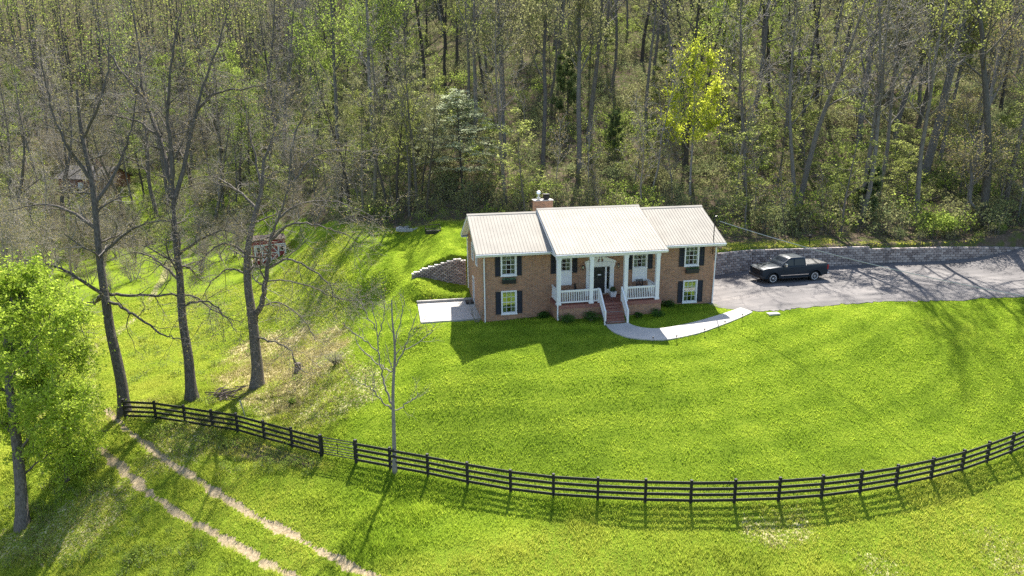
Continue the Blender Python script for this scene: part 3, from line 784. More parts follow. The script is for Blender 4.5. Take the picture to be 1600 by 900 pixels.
# centre roof cheeks, beam, ceiling
cm_ = MB()
for x in (CX0 + .10, CX1 - .13):
    cm_.prism([(CYF + .05, CZF - .08), (RY, CZR - .08), (RY, RZ - .03), (-.48, EZ + .0), (-.48, EZ - .2), (CYF + .05, CZF - .2)], 'x', x, x + .03)
cm_.build('cheek', simple('shaded_white_siding', (.36, .39, .42), .6), house)  # white siding, its shade put into the grey-blue colour
rk = MB()
for x in (CX0 - .012, CX1 - .016):
    rk.prism([(CYF + .01, CZF - .062), (RY, CZR - .07), (RY, CZR - .25), (CYF + .01, CZF - .24)], 'x', x, x + .028)
rk.box(CX0 + .02, CX1 - .02, CYF + .025, CYF + .05, CZF - .24, CZF - .062)
rk.build('rake_board', M['white'], house)
bmm = MB(); bmm.box(4.74, 12.09, -2.0, -1.72, 4.74, 4.94); bmm.box(4.745, 4.95, -1.72, -.003, 4.74, 4.94); bmm.box(11.88, 12.085, -1.72, -.003, 4.74, 4.94)
bmm.build('porch_beam', M['white'], house)
MB().box(4.7, 12.13, CYF + .05, -.004, 4.945, 4.965).build('porch_ceiling', M['white'], house)

# windows
def window(h, kind='full'):
    x0, x1, z0, z1 = h
    f = MB(); t = .085
    f.box(x0, x1, -.05, .02, z0, z0 + t + .03); f.box(x0, x1, -.05, .02, z1 - t, z1); f.box(x0, x0 + t, -.05, .02, z0 + t + .03, z1 - t); f.box(x1 - t, x1, -.05, .02, z0 + t + .03, z1 - t)
    f.box(x0 - .03, x1 + .03, -.075, -.0515, z0 - .02, z0 + .05)
    fo = f.build('window', M['white'], house)
    a0, a1, b0, b1 = x0 + t, x1 - t, z0 + t + .03, z1 - t
    sash(fo, a0, a1, b0, b1); return fo
def sash(fo, a0, a1, b0, b1):
    m = (b0 + b1) / 2; s = MB(); w = .04
    for q0, q1, y in ((b0, m + .02, .045), (m - .02, b1, .015)):
        s.box(a0, a0 + w, y, y + .03, q0, q1); s.box(a1 - w, a1, y, y + .03, q0, q1); s.box(a0 + w, a1 - w, y, y + .03, q0, q0 + w); s.box(a0 + w, a1 - w, y, y + .03, q1 - w, q1)
        for k in (1, 2): 
            xx = a0 + (a1 - a0) * k / 3; s.box(xx - .011, xx + .011, y + .002, y + .022, q0 + w, q1 - w)
        zz = (q0 + q1) / 2; s.box(a0 + w, a1 - w, y + .004, y + .020, zz - .011, zz + .011)
    s.build('sash', M['white'], fo)
    g = MB(); g.box(a0 + .01, a1 - .01, .056, .060, b0 + .01, m); g.box(a0 + .01, a1 - .01, .026, .030, m, b1 - .01); g.build('pane', M['glass'], fo)
    c = MB(); n = 44
    for s0, s1, zb0 in ((a0 - .05, a0 + (a1 - a0) * .33, b0 - .1), (a1 - (a1 - a0) * .33, a1 + .05, b0 - .1), (a0 - .05, a1 + .05, m + (b1 - m) * .35)):
        vs = []
        for i in range(n + 1):
            x = s0 + (s1 - s0) * i / n; y = .16 + .03 * math.sin(i * 1.25) + (.05 if zb0 > m else 0)
            vs += [(x, y, zb0), (x, y, b1 + .1)]
        c.add(vs, [(2 * i, 2 * i + 2, 2 * i + 3, 2 * i + 1) for i in range(n)])
    c.build('curtain', M['curtain'], fo)
def shutter(x0, x1, z0, z1):
    s = MB(); w = .05
    s.box(x0, x1, -.045, -.002, z0, z0 + w); s.box(x0, x1, -.045, -.002, z1 - w, z1); s.box(x0, x0 + w, -.045, -.002, z0 + w, z1 - w); s.box(x1 - w, x1, -.045, -.002, z0 + w, z1 - w)
    zm = (z0 + z1) / 2; s.box(x0 + w, x1 - w, -.045, -.002, zm - w / 2, zm + w / 2)
    z = z0 + w + .02
    while z < z1 - w:
        s.hexa([(x0 + w, -.036, z), (x1 - w, -.036, z), (x1 - w, -.014, z + .03), (x0 + w, -.014, z + .03), (x0 + w, -.03, z + .008), (x1 - w, -.03, z + .008), (x1 - w, -.008, z + .038), (x0 + w, -.008, z + .038)]); z += .05
    s.box(x0 + w, x1 - w, -.0125, -.003, z0 + w, z1 - w)
    s.build('shutter', M['shutter'], house)
for h in WIN.values(): window(h)
for x0, x1, z0, z1 in ((.86, 1.23, 3.24, 4.73), (2.40, 2.74, 3.24, 4.73), (.87, 1.23, .51, 2.15), (2.40, 2.76, .51, 2.15), (14.31, 14.70, 3.24, 4.73), (15.87, 16.26, 3.24, 4.73), (14.33, 14.70, .51, 2.15), (15.87, 16.27, .51, 2.15),
                       (4.80, 5.18, 3.22, 4.7), (6.36, 6.72, 3.22, 4.62), (10.40, 10.76, 3.22, 4.62), (11.94, 12.30, 3.22, 4.62)): shutter(x0, x1, z0, z1)
def porch_window(h):
    x0, x1, z0, z1 = h; f = MB(); t = .09; zs = 3.32
    f.box(x0, x1, -.05, .02, zs - .05, zs + .05); f.box(x0, x1, -.05, .02, z1 - t, z1); f.box(x0, x0 + t, -.05, .02, z0, zs - .05); f.box(x0, x0 + t, -.05, .02, zs + .05, z1 - t)
    f.box(x1 - t, x1, -.05, .02, z0, zs - .05); f.box(x1 - t, x1, -.05, .02, zs + .05, z1 - t); f.box(x0 - .02, x1 + .02, -.07, -.0515, zs - .03, zs + .03)
    fo = f.build('window', M['white'], house)
    p = MB(); p.box(x0 + t, x1 - t, -.025, -.005, z0 + .02, zs - .05)
    for k in range(1, 9): xx = x0 + t + (x1 - x0 - 2 * t) * k / 9; p.box(xx - .006, xx + .006, -.032, -.0255, z0 + .02, zs - .05)
    p.build('panel', M['white'], fo); sash(fo, x0 + t, x1 - t, zs + .05, z1 - t)
porch_window(PWL); porch_window(PWR)
def side_window(h):
    y0, y1, z0, z1 = h; f = MB(); t = .07
    f.box(-.04, .02, y0, y1, z0, z0 + t); f.box(-.04, .02, y0, y1, z1 - t, z1); f.box(-.04, .02, y0, y0 + t, z0 + t, z1 - t); f.box(-.04, .02, y1 - t, y1, z0 + t, z1 - t)
    f.box(.0, .02, y0 + t, y1 - t, (z0 + z1) / 2 - .02, (z0 + z1) / 2 + .02)
    fo = f.build('window', M['white'], house); MB().box(.03, .035, y0 + .03, y1 - .03, z0 + .03, z1 - .03).build('pane', M['glass'], fo)
side_window(SW1); side_window(SW2)
sd = MB(); sd.box(-.03, .05, SD[0], SD[0] + .08, 0, SD[3]); sd.box(-.03, .05, SD[1] - .08, SD[1], 0, SD[3]); sd.box(-.03, .05, SD[0] + .08, SD[1] - .08, SD[3] - .08, SD[3])
so = sd.build('door_frame', M['white'], house); MB().box(.06, .10, SD[0] + .08, SD[1] - .08, 0, SD[3] - .08).build('side_door', M['interior'], so)

def leaf_cloud(name, mat, n, fn, size, parent=None, seed=1, flat=0.):
    rng = np.random.default_rng(seed); P = fn(rng, n); V, F = leaf_quads(rng, P, size, flat)
    me = np_mesh(name, V, [(F, 0)], [mat]); return link(bpy.data.objects.new(name, me), parent)
def leaf_quads(rng, P, size, flat=0.):
    n = len(P); nr = rng.normal(0, 1, (n, 3)); nr[:, 2] += flat * 3; nr /= np.linalg.norm(nr, axis=1)[:, None]
    a = rng.normal(0, 1, (n, 3)); a -= (a * nr).sum(1)[:, None] * nr; a /= np.linalg.norm(a, axis=1)[:, None]
    b = np.cross(nr, a); s = (size * rng.uniform(.55, 1.25, n))[:, None]
    V = np.stack([P - a * s * .5, P + b * s * .3, P + a * s * .5, P - b * s * .3], 1).reshape(-1, 3)
    return V, np.arange(4 * n).reshape(-1, 4)

def flower_box(x0, x1, z0, z1, seed):
    b = MB(); b.prism([(-.01, z0), (-.19, z0), (-.23, z1), (-.01, z1)], 'x', x0, x1); b.box(x0 - .02, x1 + .02, -.25, -.231, z1 - .04, z1 + .01)
    bo = b.build('flower_box', M['shutter'], house)
    leaf_cloud('flowers', M['flower'], 420, lambda r, n: np.stack([r.uniform(x0, x1, n), r.uniform(-.24, -.04, n), z1 + np.abs(r.normal(0, .085, n)) - .04 * (r.random(n) < .3)], -1), .07, bo, seed)
flower_box(1.33, 2.30, 2.72, 3.02, 3); flower_box(14.85, 15.84, 2.74, 3.05, 4)

# front door and its surround
ds = MB()
for x0, x1 in ((7.36, 7.60), (9.10, 9.40)):
    ds.box(x0, x1, -.10, .0, 1.56, 3.60); ds.box(x0 - .03, x1 + .03, -.13, .0, 1.50, 1.72); ds.box(x0 - .02, x1 + .02, -.12, .0, 3.52, 3.62)
    for k in range(4): xx = x0 + .04 + (x1 - x0 - .08) * k / 3; ds.box(xx - .012, xx + .012, -.112, -.1005, 1.74, 3.50)
ds.box(7.30, 9.46, -.13, .0, 3.622, 3.86); ds.box(7.25, 9.51, -.18, .0, 3.862, 3.93)
ds.box(7.52, 9.2, .0, .06, 3.54, 3.60); ds.box(7.80, 7.92, -.04, .10, 1.62, 3.54); ds.box(8.77, 8.88, -.04, .10, 1.62, 3.54)
ds.box(7.602, 7.80, -.02, .10, 1.62, 1.90); ds.box(8.88, 9.098, -.02, .10, 1.62, 1.90)
dso = ds.build('door_surround', M['white'], house)
pd = MB()
for s in (-1, 1):      # broken swan-neck pediment: two raking halves ending in scrolls
    c = 8.38
    pd.prism([(c + s * 1.13, 3.932), (c + s * 1.13, 3.98), (c + s * .30, 4.30), (c + s * .16, 4.26), (c + s * .22, 3.98), (c + s * .17, 3.932)], 'y', -.14, .0)
    pd.lathe([(.085, -.17), (.095, -.10), (.085, 0)], (c + s * .20, 0, 4.23), 14, 'y')
pd.box(8.31, 8.45, -.12, -.01, 3.932, 4.08); pd.lathe([(.03, 0), (.07, .06), (.09, .14), (.05, .22), (.02, .28), (.012, .36)], (8.38, -.08, 4.08), 12)
pd.build('pediment', M['white'], dso)
MB().box(7.82, 8.86, -.02, .14, 1.555, 1.62).build('threshold', M['concrete'], dso)
sg = MB(); sg.box(7.62, 7.79, .04, .045, 1.91, 3.53); sg.box(8.89, 9.09, .04, .045, 1.91, 3.53); sg.build('sidelight', M['glass'], dso)
dr = MB(); dr.box(7.93, 8.76, .04, .09, 1.63, 3.53)
for zz0, zz1 in ((1.75, 2.30), (2.42, 2.95), (3.05, 3.42)):
    for xx0, xx1 in ((8.01, 8.31), (8.38, 8.68)):
        dr.box(xx0, xx1, .025, .0395, zz0, zz0 + .03); dr.box(xx0, xx1, .025, .0395, zz1 - .03, zz1); dr.box(xx0, xx0 + .03, .025, .0395, zz0 + .03, zz1 - .03); dr.box(xx1 - .03, xx1, .025, .0395, zz0 + .03, zz1 - .03)
do = dr.build('front_door', M['black'], house)
MB().lathe([(.03, 0), (.035, -.04), (.012, -.06)], (8.0, .04, 2.6), 10, 'y').build('handle', M['steel'], do)
def _ring(r, n):
    a = r.uniform(0, 2 * PI, n); q = .25 + r.normal(0, .035, n); return np.stack([8.345 + q * np.cos(a), -.0 + r.normal(0, .018, n) - .01, 2.98 + q * np.sin(a)], -1)
w_ = leaf_cloud('door_wreath', leaf_mat('wreath_leaf', [(.1, (.04, .06, .04)), (.6, (.12, .15, .11)), (.9, (.45, .45, .42))], .3), 260, _ring, .06, None, 9)
tag(w_, 'round leafy wreath hung on the black front door', 'wreath')
MB().box(8.22, 8.47, -.035, -.02, 2.94, 3.02).build('wreath_ribbon', M['white'], w_)
def lantern(x):
    b = MB(); b.box(x - .04, x + .04, -.03, -.001, 3.52, 3.72); b.tube([(x, -.03, 3.7), (x, -.12, 3.78), (x, -.15, 3.75)], .012, 6)
    b.lathe([(.03, .0), (.10, -.05), (.105, -.08)], (x, -.15, 3.77), 8)
    for k in range(4):
        a = PI / 4 + k * PI / 2; b.tube([(x + .085 * math.cos(a), -.15 + .085 * math.sin(a), 3.69), (x + .06 * math.cos(a), -.15 + .06 * math.sin(a), 3.46)], .008, 4)
    b.lathe([(.06, 0), (.07, -.03), (.02, -.06)], (x, -.15, 3.47), 8)
    bo = b.build('wall_lantern', M['black_metal'], house)
    MB().lathe([(.05, 3.47), (.075, 3.68)], (x, -.15, 0), 8).build('lantern_glass', M['glass'], bo)
lantern(7.10); lantern(9.72)

# porch
PZ, PY = 1.46, -1.98
pb = MB(); pb.box(4.78, 12.24, PY, -.004, -.4, 1.20); pb.build('porch_base', M['brick'], house)
ps = MB(); ps.box(4.755, 12.265, PY - .03, -.003, 1.203, PZ); ps.build('porch_deck', M['brick_soldier'], house)
pf = MB(); pf.box(4.80, 12.22, PY + .2, -.005, PZ + .001, PZ + .012); pf.box(4.80, 12.22, PY - .028, PY + .195, PZ + .001, PZ + .010); pf.build('porch_floor', M['brick_red'], house)
SX0, SX1, SB, SY = 7.88, 9.30, .22, -3.24
st = MB(); n = 7
for i in range(n):
    z1 = PZ - (PZ - SB) * i / n; y1 = PY - .032 - (-(SY - PY) - .032) * i / n
    if i == 0: continue
    ya = PY - .032 - (PY - .032 - SY) * (i) / n; yb2 = PY - .032 - (PY - .032 - SY) * (i - 1) / n
    st.box(SX0, SX1, ya - .02, yb2, -.2, PZ - (PZ - SB) * i / n)
sto = st.build('front_steps', M['brick_red'], house)
def column(x):
    c = MB(); c.box(x - .135, x + .135, -1.985, -1.715, PZ + .012, 4.74); c.box(x - .165, x + .165, -2.0, -1.69, PZ + .0125, PZ + .14); c.box(x - .165, x + .165, -2.005, -1.69, 4.58, 4.738)
    c.build('porch_column', M['white'], house, .008, seg=1)
for x in (4.90, 7.19, 9.64, 11.94): column(x)
def railing(a, b, post0=False, post1=False, top=.98, gap=.125):
    a, b = Vector(a), Vector(b); r = MB(); d = b - a; L_ = d.length
    up = Vector((0, 0, 1))
    r.beam(a + up * top, b + up * top, .10, .055); r.beam(a + up * (top - .07), b + up * (top - .07), .05, .07); r.beam(a + up * .16, b + up * .16, .06, .085)
    n_ = max(2, int(L_ / gap))
    for i in range(1, n_):
        p = a + d * i / n_; r.box(p.x - .022, p.x + .022, p.y - .022, p.y + .022, p.z + .19, p.z + top - .09)
    for q, f in ((a, post0), (b, post1)):
        if f: r.box(q.x - .06, q.x + .06, q.y - .06, q.y + .06, q.z + (-.02 if f == 1 else -.25), q.z + top + .06)
    return r.build('railing', M['white'], house)
ry = -1.85
railing((5.035, ry, PZ + .012), (7.055, ry, PZ + .012)); railing((7.325, ry, PZ + .012), (7.73, ry, PZ + .012), False, 1)
railing((9.775, ry, PZ + .012), (11.805, ry, PZ + .012)); railing((4.88, -.05, PZ + .012), (4.88, -1.71, PZ + .012)); railing((11.96, -.05, PZ + .012), (11.96, -1.71, PZ + .012))
railing((7.79, -1.93, PZ + .05), (7.79, -3.22, SB + .06), False, 2, .96, .14); railing((9.38, -1.93, PZ + .05), (9.38, -3.22, SB + .06), 1, 2, .96, .14)
downspout([(4.80, CYF - .03, CZF - .15), (4.80, -2.05, CZF - .35), (4.80, -2.04, .6), (4.82, -2.15, .48)])

# chimney
ch = MB(); ch.box(4.86, 6.25, 5.3, 6.15, 4.4, 7.62); cho = ch.build('chimney', M['brick'], house)
cc_ = MB(); cc_.box(4.80, 6.31, 5.24, 6.21, 7.622, 7.68); cc_.build('cap', M['concrete'], cho)
fl = MB(); fl.box(5.62, 6.0, 5.5, 5.9, 7.722, 8.0); fl.box(5.57, 6.05, 5.45, 5.95, 8.06, 8.11)
for x in (5.64, 5.96):
    for y in (5.52, 5.86): fl.box(x, x + .03, y, y + .03, 8.001, 8.059)
fl.build('flue', M['black_metal'], cho)
cl = MB(); cl.lathe([(.16, 7.722), (.16, 7.86), (.09, 7.88), (.09, 8.1)], (5.22, 5.7, 0), 14); cl.lathe([(.10, 8.1), (.19, 8.13), (.19, 8.16), (.17, 8.3), (.05, 8.36)], (5.22, 5.7, 0), 14); cl.build('flue_cowl', M['bright_metal'], cho)
# service mast on the right eave
ms_ = MB(); mz = EZ + SL * .3
ms_.tube([(16.8, -.2, EZ - .9), (16.8, -.2, 6.72), (16.83, -.22, 6.84), (16.93, -.26, 6.86), (17.0, -.28, 6.78)], .035, 8); ms_.lathe([(.09, 0), (.06, .05)], (16.8, -.2, mz - .08), 10)
mo = ms_.build('service_mast', M['black_metal'], house)
MB().tube([(16.8, -.2, 6.5), (17.15, -.3, 6.5)], .015, 6).build('insulator', M['black_metal'], mo)
# overhead wire to a pole beyond the frame
wa = Vector((17.15, -.3, 6.5)); wb = Vector(dep(1760, 489, 36.5))
wpts = [wa.lerp(wb, t) - Vector((0, 0, .55 * 4 * t * (1 - t))) for t in [i / 40 for i in range(41)]]
tag(MB().tube(wpts, .022, 5).build('service_cable', M['cable']), 'pale overhead service cable running from the roof mast across the driveway', 'cable')

# ------------------------------------------------------------------ things on and around the porch
def rocker(loc, rz, label):
    r = empty('porch_chair', loc, rz, label, 'chair', 'chairs on the front porch')
    MB().box(-.25, .25, -.22, .24, .40, .44).build('seat', M['black'], r)
    bk = MB()
    for x in (-.2, -.1, 0, .1, .2): bk.beam((x, .22, .44), (x, .38, 1.05), .035, .02)
    bk.beam((-.26, .38, 1.05), (.26, .38, 1.05), .05, .07); bk.beam((-.26, .30, .74), (.26, .30, .74), .03, .05); bk.build('backrest', M['black'], r)
    for s in (-1, 1):
        MB().tube([(s * .26, -.22, .03), (s * .26, -.22, .64)], .022, 6).build('leg', M['black'], r); MB().tube([(s * .26, .24, .03), (s * .26, .25, .45), (s * .26, .38, 1.05)], .022, 6).build('leg', M['black'], r)
        MB().beam((s * .26, -.28, .655), (s * .26, .30, .655), .06, .025).build('armrest', M['black'], r)
        MB().tube([(s * .26, -.42, .05), (s * .26, -.2, .02), (s * .26, .05, .015), (s * .26, .3, .025), (s * .26, .52, .08)], .02, 6).build('rocker', M['black'], r)
    return r
rocker((6.72, -.75, PZ + .012), math.radians(62), 'black porch chair left of the front door, turned sideways')
rocker((11.25, -.72, PZ + .012), math.radians(4), 'black porch chair right of the front door, facing the lawn')
pl = empty('planter', (9.2, -.55, PZ + .012), 0, 'white square planter with a dark clipped ball beside the front door', 'planter')
pp = MB(); pp.hexa([(-.17, -.17, 0), (.17, -.17, 0), (.17, .17, 0), (-.17, .17, 0), (-.21, -.21, .34), (.21, -.21, .34), (.21, .21, .34), (-.21, .21, .34)]); pp.box(-.23, .23, -.23, .23, .342, .38); pp.build('pot', M['white'], pl)
def ballpts(c, R, squash=1.):
    def fn(r, n):
        d = r.normal(0, 1, (n, 3)); d /= np.linalg.norm(d, axis=1)[:, None]; q = R * r.random(n) ** .25
        return d * q[:, None] * np.array([1, 1, squash]) + np.array(c)
    return fn
leaf_cloud('clipped_ball', M['leaf_cedar'], 900, ballpts((0, 0, .52), .21), .06, pl, 5)
def bush(x, y, R, label, mat='leaf_box', n=1500, name='shrub', group='low shrubs along the porch base', sq=.75, size=.075, seed=1, twigs=18):
    z = tz(x, y); b = empty(name, (x, y, z), 0, label, 'shrub', group)
    rng = np.random.default_rng(seed)
    lob = [(rng.normal(0, R * .38), rng.normal(0, R * .38), R * sq * rng.uniform(.55, 1.05), R * rng.uniform(.45, .7)) for _ in range(9)]
    pts = []
    for lx, ly, lz, lr in lob: pts.append(ballpts((lx, ly, lz), lr, .85)(rng, n // 9))
    P = np.concatenate(pts); P = P[P[:, 2] > .01]
    V, F = leaf_quads(rng, P, size); me = np_mesh('leaves', V, [(F, 0)], [M[mat]]); link(bpy.data.objects.new('leaves', me), b)
    t = MB()
    for i in range(twigs):
        a = rng.uniform(0, 2 * PI); q = R * rng.uniform(.4, .95)
        t.tube([(0, 0, 0), (q * .5 * math.cos(a), q * .5 * math.sin(a), R * sq * .6), (q * math.cos(a), q * math.sin(a), R * sq * rng.uniform(.8, 1.4))], [.018, .011, .004], 4)
    t.build('stems', M['twig_dark'], b); return b
bush(4.2, -.62, .42, 'small round shrub in the corner between porch and left brick wall', seed=11)
bush(5.35, -2.5, .52, 'round green shrub beside the porch downspout', seed=12)
bush(7.0, -2.55, .56, 'broad green shrub against the porch left of the steps', seed=13)
bush(10.42, -2.45, .30, 'smallest dark shrub just right of the front steps', seed=14, n=900)
bush(11.78, -2.5, .42, 'round shrub at the right corner of the porch base', seed=15)
bush(13.35, -.62, .40, 'shrub against the brick wall right of the porch', seed=16)
def path_light(x, y, label):
    z = tz(x, y); r = empty('path_light', (x, y, z), 0, label, 'path light', 'small stake lights along the front footpath')
    MB().tube([(0, 0, -.1), (0, 0, .34)], .012, 6).build('stake', M['black_metal'], r)
    MB().lathe([(.035, .30), (.04, .36), (.075, .37), (.055, .40), (.01, .42)], (0, 0, 0), 10).build('lamp_head', M['black_metal'], r)
for (x, y), lb in zip([(7.72, -3.6), (10.1, -6.05), (11.75, -5.95), (13.9, -5.5), (15.6, -4.95), (17.2, -4.3)],
                      ['stake light at the foot of the front steps', 'stake light at the outer bend of the footpath in the house shadow', 'stake light where the footpath leaves the house shadow', 'stake light beside the sunny middle of the footpath',
                       'stake light two from the driveway end of the footpath', 'stake light nearest the driveway on the footpath edge']): path_light(x, y, lb)
p = ground_hit(1208, 491)
tag(MB().box(p[0] - .42, p[0] + .42, p[1] - .22, p[1] + .22, p[2] - .1, p[2] + .09).build('utility_cover', M['concrete'], None, .02), 'pale rectangular utility cover in the grass beside the driveway', 'cover')
p = np.array([29.9, float(np.interp(29.9, WALLX, WALLY)) + 1.0]); z = tz(*p)
r = empty('post_lamp', (p[0], p[1], z), 0, 'small black post lamp standing on top of the long retaining wall', 'lamp')
MB().tube([(0, 0, -.1), (0, 0, .62)], .04, 8).build('post', M['black_metal'], r); MB().lathe([(.05, .62), (.11, .66), (.12, .86), (.15, .88), (.03, .98)], (0, 0, 0), 8).build('lamp_head', M['black_metal'], r)
# bare multi-stem shrub at the left house corner is built with the trees
# bench with high arms at the edge of the back lawn
p = ground_hit(677, 367)
r = empty('garden_bench', tuple(p), math.radians(4), 'dark metal garden bench at the edge of the woods behind the back lawn', 'bench')
sb_ = MB()
for k in range(5): sb_.box(-.68, .68, -.28 + k * .11, -.28 + k * .11 + .085, .42, .45)
sb_.build('seat', M['black'], r)
bb_ = MB(); bb_.beam((-.7, .28, .92), (.7, .28, .92), .05, .07); bb_.beam((-.7, .27, .55), (.7, .27, .55), .04, .06)
for k in range(11): x = -.62 + 1.24 * k / 10; bb_.beam((x, .27, .55), (x, .28, .9), .02, .02)
bb_.build('backrest', M['black'], r); MB().box(-.68, .68, -.31, -.285, .12, .415).build('front_panel', M['black'], r)
for s in (-1, 1):
    MB().tube([(s * .7, -.28, 0), (s * .7, -.28, .66), (s * .7, .28, .68)], .032, 6).build('armrest', M['black'], r); MB().tube([(s * .7, .28, 0), (s * .7, .29, .95)], .032, 6).build('leg', M['black'], r)
p = ground_hit(640, 359)
rk = MB(); rr = random.Random(3)
for k in range(26):
    a = 2 * PI * k / 26; R_ = .95; x, y = R_ * math.cos(a) * 1.3, R_ * math.sin(a) * .8; s = rr.uniform(.13, .2)
    rk.hexa([(x - s, y - s, -.06), (x + s, y - s * .8, -.06), (x + s * .9, y + s, -.06), (x - s, y + s * .8, -.06), (x - s * .7, y - s * .7, s * 1.5), (x + s * .7, y - s * .6, s * 1.7), (x + s * .6, y + s * .7, s * 1.5), (x - s * .6, y + s * .7, s * 1.6)])
o = rk.build('fire_ring', M['rock'], None, .03); o.location = p; tag(o, 'low ring of pale stones on the back lawn left of the bench', 'fire ring')

# ------------------------------------------------------------------ pickup truck
def build_truck(loc, rz):
    T = empty('pickup_truck', loc, rz, 'dark slate grey crew-cab pickup truck parked on the driveway by the retaining wall', 'pickup truck')
    # local frame: x forward, y left, z up; wheelbase 3.7, front axle x=1.85, rear axle x=-1.85
    WR, FA, RA = .41, 1.85, -1.85
    def arch(cx, r=.50, n=10, z0=.40):
        return [(cx + r * math.cos(a), .42 + r * math.sin(a)) for a in [PI * (n - i) / n for i in range(n + 1)]]
    prof = [(-2.95, .52), (RA - .50, .42)] + arch(RA)[0:] + [(FA - .5, .42)] + arch(FA)[0:] + [(2.55, .40), (2.78, .46), (2.84, .85), (2.80, 1.13), (2.62, 1.22), (1.15, 1.33), (-.95, 1.34), (-1.0, 1.38), (-2.9, 1.39), (-2.96, 1.35)]
    b = MB(); b.prism(prof, 'y', -.965, .965)
    body = b.build('body', M['paint'], T, .045, True, 3)
    # hood bulge
    h = MB(); h.hexa([(1.2, -.62, 1.28), (2.6, -.5, 1.17), (2.6, .5, 1.17), (1.2, .62, 1.28), (1.2, -.55, 1.37), (2.5, -.42, 1.26), (2.5, .42, 1.26), (1.2, .55, 1.37)]); h.build('hood', M['paint'], T, .03, True)
    # cab shell: loft from belt line to roof
    def ring(xf, xr, w, z, k=.06): return [(xf, -w + k, z), (xf - k, -w, z), (xr + k, -w, z), (xr, -w + k, z), (xr, w - k, z), (xr + k, w, z), (xf - k, w, z), (xf, w - k, z)]
    secs = [ring(1.25, -1.02, .93, 1.31), ring(.98, -.99, .885, 1.58), ring(.50, -.93, .80, 1.92), ring(.38, -.86, .74, 1.98), ring(.1, -.7, .55, 2.005)]
    c = MB(); vs = [p for s in secs for p in s]; fs = []
    for i in range(len(secs) - 1):
        for j in range(8): fs.append((i * 8 + j, i * 8 + (j + 1) % 8, (i + 1) * 8 + (j + 1) % 8, (i + 1) * 8 + j))
    fs.append(tuple(range(32, 40))); c.add(vs, fs)
    c.build('cab', M['paint'], T, .02, True)
    def quadslab(pts, nrm, t=.012):
        nrm = Vector(nrm).normalized() * t; pts = [Vector(p) for p in pts]
        return MB().hexa([p + nrm * .4 for p in pts] + [p + nrm * 1.4 for p in pts])
    quadslab([(1.165, -.78, 1.38), (1.165, .78, 1.38), (.56, .68, 1.88), (.56, -.68, 1.88)], (.6, 0, .75), .02).build('windscreen', M['car_glass'], T)
    quadslab([(-1.005, .72, 1.44), (-1.005, -.72, 1.44), (-.945, -.64, 1.86), (-.945, .64, 1.86)], (-1, 0, .12), .02).build('rear_window', M['car_glass'], T)
    for s in (-1, 1):
        y0, y1 = s * .915, s * .822
        quadslab([(.98, y0, 1.38), (.16, y0, 1.38), (.16, y1, 1.86), (.50, y1, 1.86)], (0, s, .2), .022).build('side_window', M['car_glass'], T)
        quadslab([(.06, y0, 1.38), (-.80, y0, 1.40), (-.78, y1, 1.86), (.06, y1, 1.86)], (0, s, .2), .022).build('side_window', M['car_glass'], T)
        d = MB()
        for x in (1.02, .11, -.92): d.box(x - .008, x + .008, s * .955, s * .9705, .56, 1.30)
        d.build('door_gap', M['plastic'], T)
        for x in (.28, -.68): MB().box(x - .11, x + .11, min(s * .965, s * 1.0), max(s * .965, s * 1.0), 1.15, 1.19).build('door_handle', M['paint'], T, .008)
        m = MB(); m.box(.86, 1.02, min(s * .93, s * 1.02), max(s * .93, s * 1.02), 1.36, 1.42); mm = m.build('mirror', M['plastic'], T)
        MB().box(.84, 1.0, min(s * 1.02, s * 1.22), max(s * 1.02, s * 1.22), 1.34, 1.60).build('mirror_shell', M['chrome'], mm, .03)
        MB().box(-1.2, 1.2, min(s * .93, s * 1.06), max(s * .93, s * 1.06), .38, .45).build('side_step', M['plastic'], T, .02)
        MB().box(-1.25, 1.22, min(s * .962, s * .978), max(s * .962, s * .978), .60, .645).build('side_trim', M['chrome'], T)
        MB().box(2.40, 2.79, min(s * .60, s * .955), max(s * .60, s * .955), .90, 1.10).build('headlight', M['lamp_clear'], T, .03)
        MB().box(-2.99, -2.86, min(s * .80, s * .975), max(s * .80, s * .975), .92, 1.30).build('tail_light', M['lamp_red'], T, .02)
        for cx in (FA, RA):
            a = MB(); pts = arch(cx, .50); 
            for i in range(len(pts) - 1): 
                p, q = pts[i], pts[i + 1]; e = 1.13
                P2 = (cx + (p[0] - cx) * e, .42 + (p[1] - .42) * e); Q2 = (cx + (q[0] - cx) * e, .42 + (q[1] - .42) * e)
                lo, hi = s * .955, s * .995
                a.hexa([(p[0], lo, p[1]), (q[0], lo, q[1]), (Q2[0], lo, Q2[1]), (P2[0], lo, P2[1]), (p[0], hi, p[1]), (q[0], hi, q[1]), (Q2[0], hi, Q2[1]), (P2[0], hi, P2[1])])
            a.build('fender_flare', M['paint'], T)
            ty = MB(); y = s * .80
            ty.lathe([(.27, -.13), (.37, -.13), (.40, -.10), (.412, 0), (.40, .10), (.37, .13), (.27, .13)], (cx, y, .41), 28, 'y')
            t_ = ty.build('wheel', M['rubber'], T, smooth=True)
            ri = MB(); ri.lathe([(.285, .10 * s), (.285, .134 * s), (.25, .134 * s), (.245, .10 * s)], (cx, y, .41), 28, 'y'); ri.lathe([(.07, .09 * s), (.07, .128 * s), (.03, .132 * s)], (cx, y, .41), 12, 'y')
            for k in range(6):
                an = 2 * PI * k / 6 + .2; ca, sa = math.cos(an), math.sin(an)
                for off in (-.035, .035):
                    ri.beam((cx + ca * .05 - sa * off, y + s * .115, .41 + sa * .05 + ca * off), (cx + ca * .26 - sa * off * 1.7, y + s * .115, .41 + sa * .26 + ca * off * 1.7), .03, .03)
            ri.build('rim', M['rim'], t_)
            MB().lathe([(.26, .02 * s), (.26, .05 * s)], (cx, y, .41), 20, 'y').build('brake_disc', M['plastic'], t_)
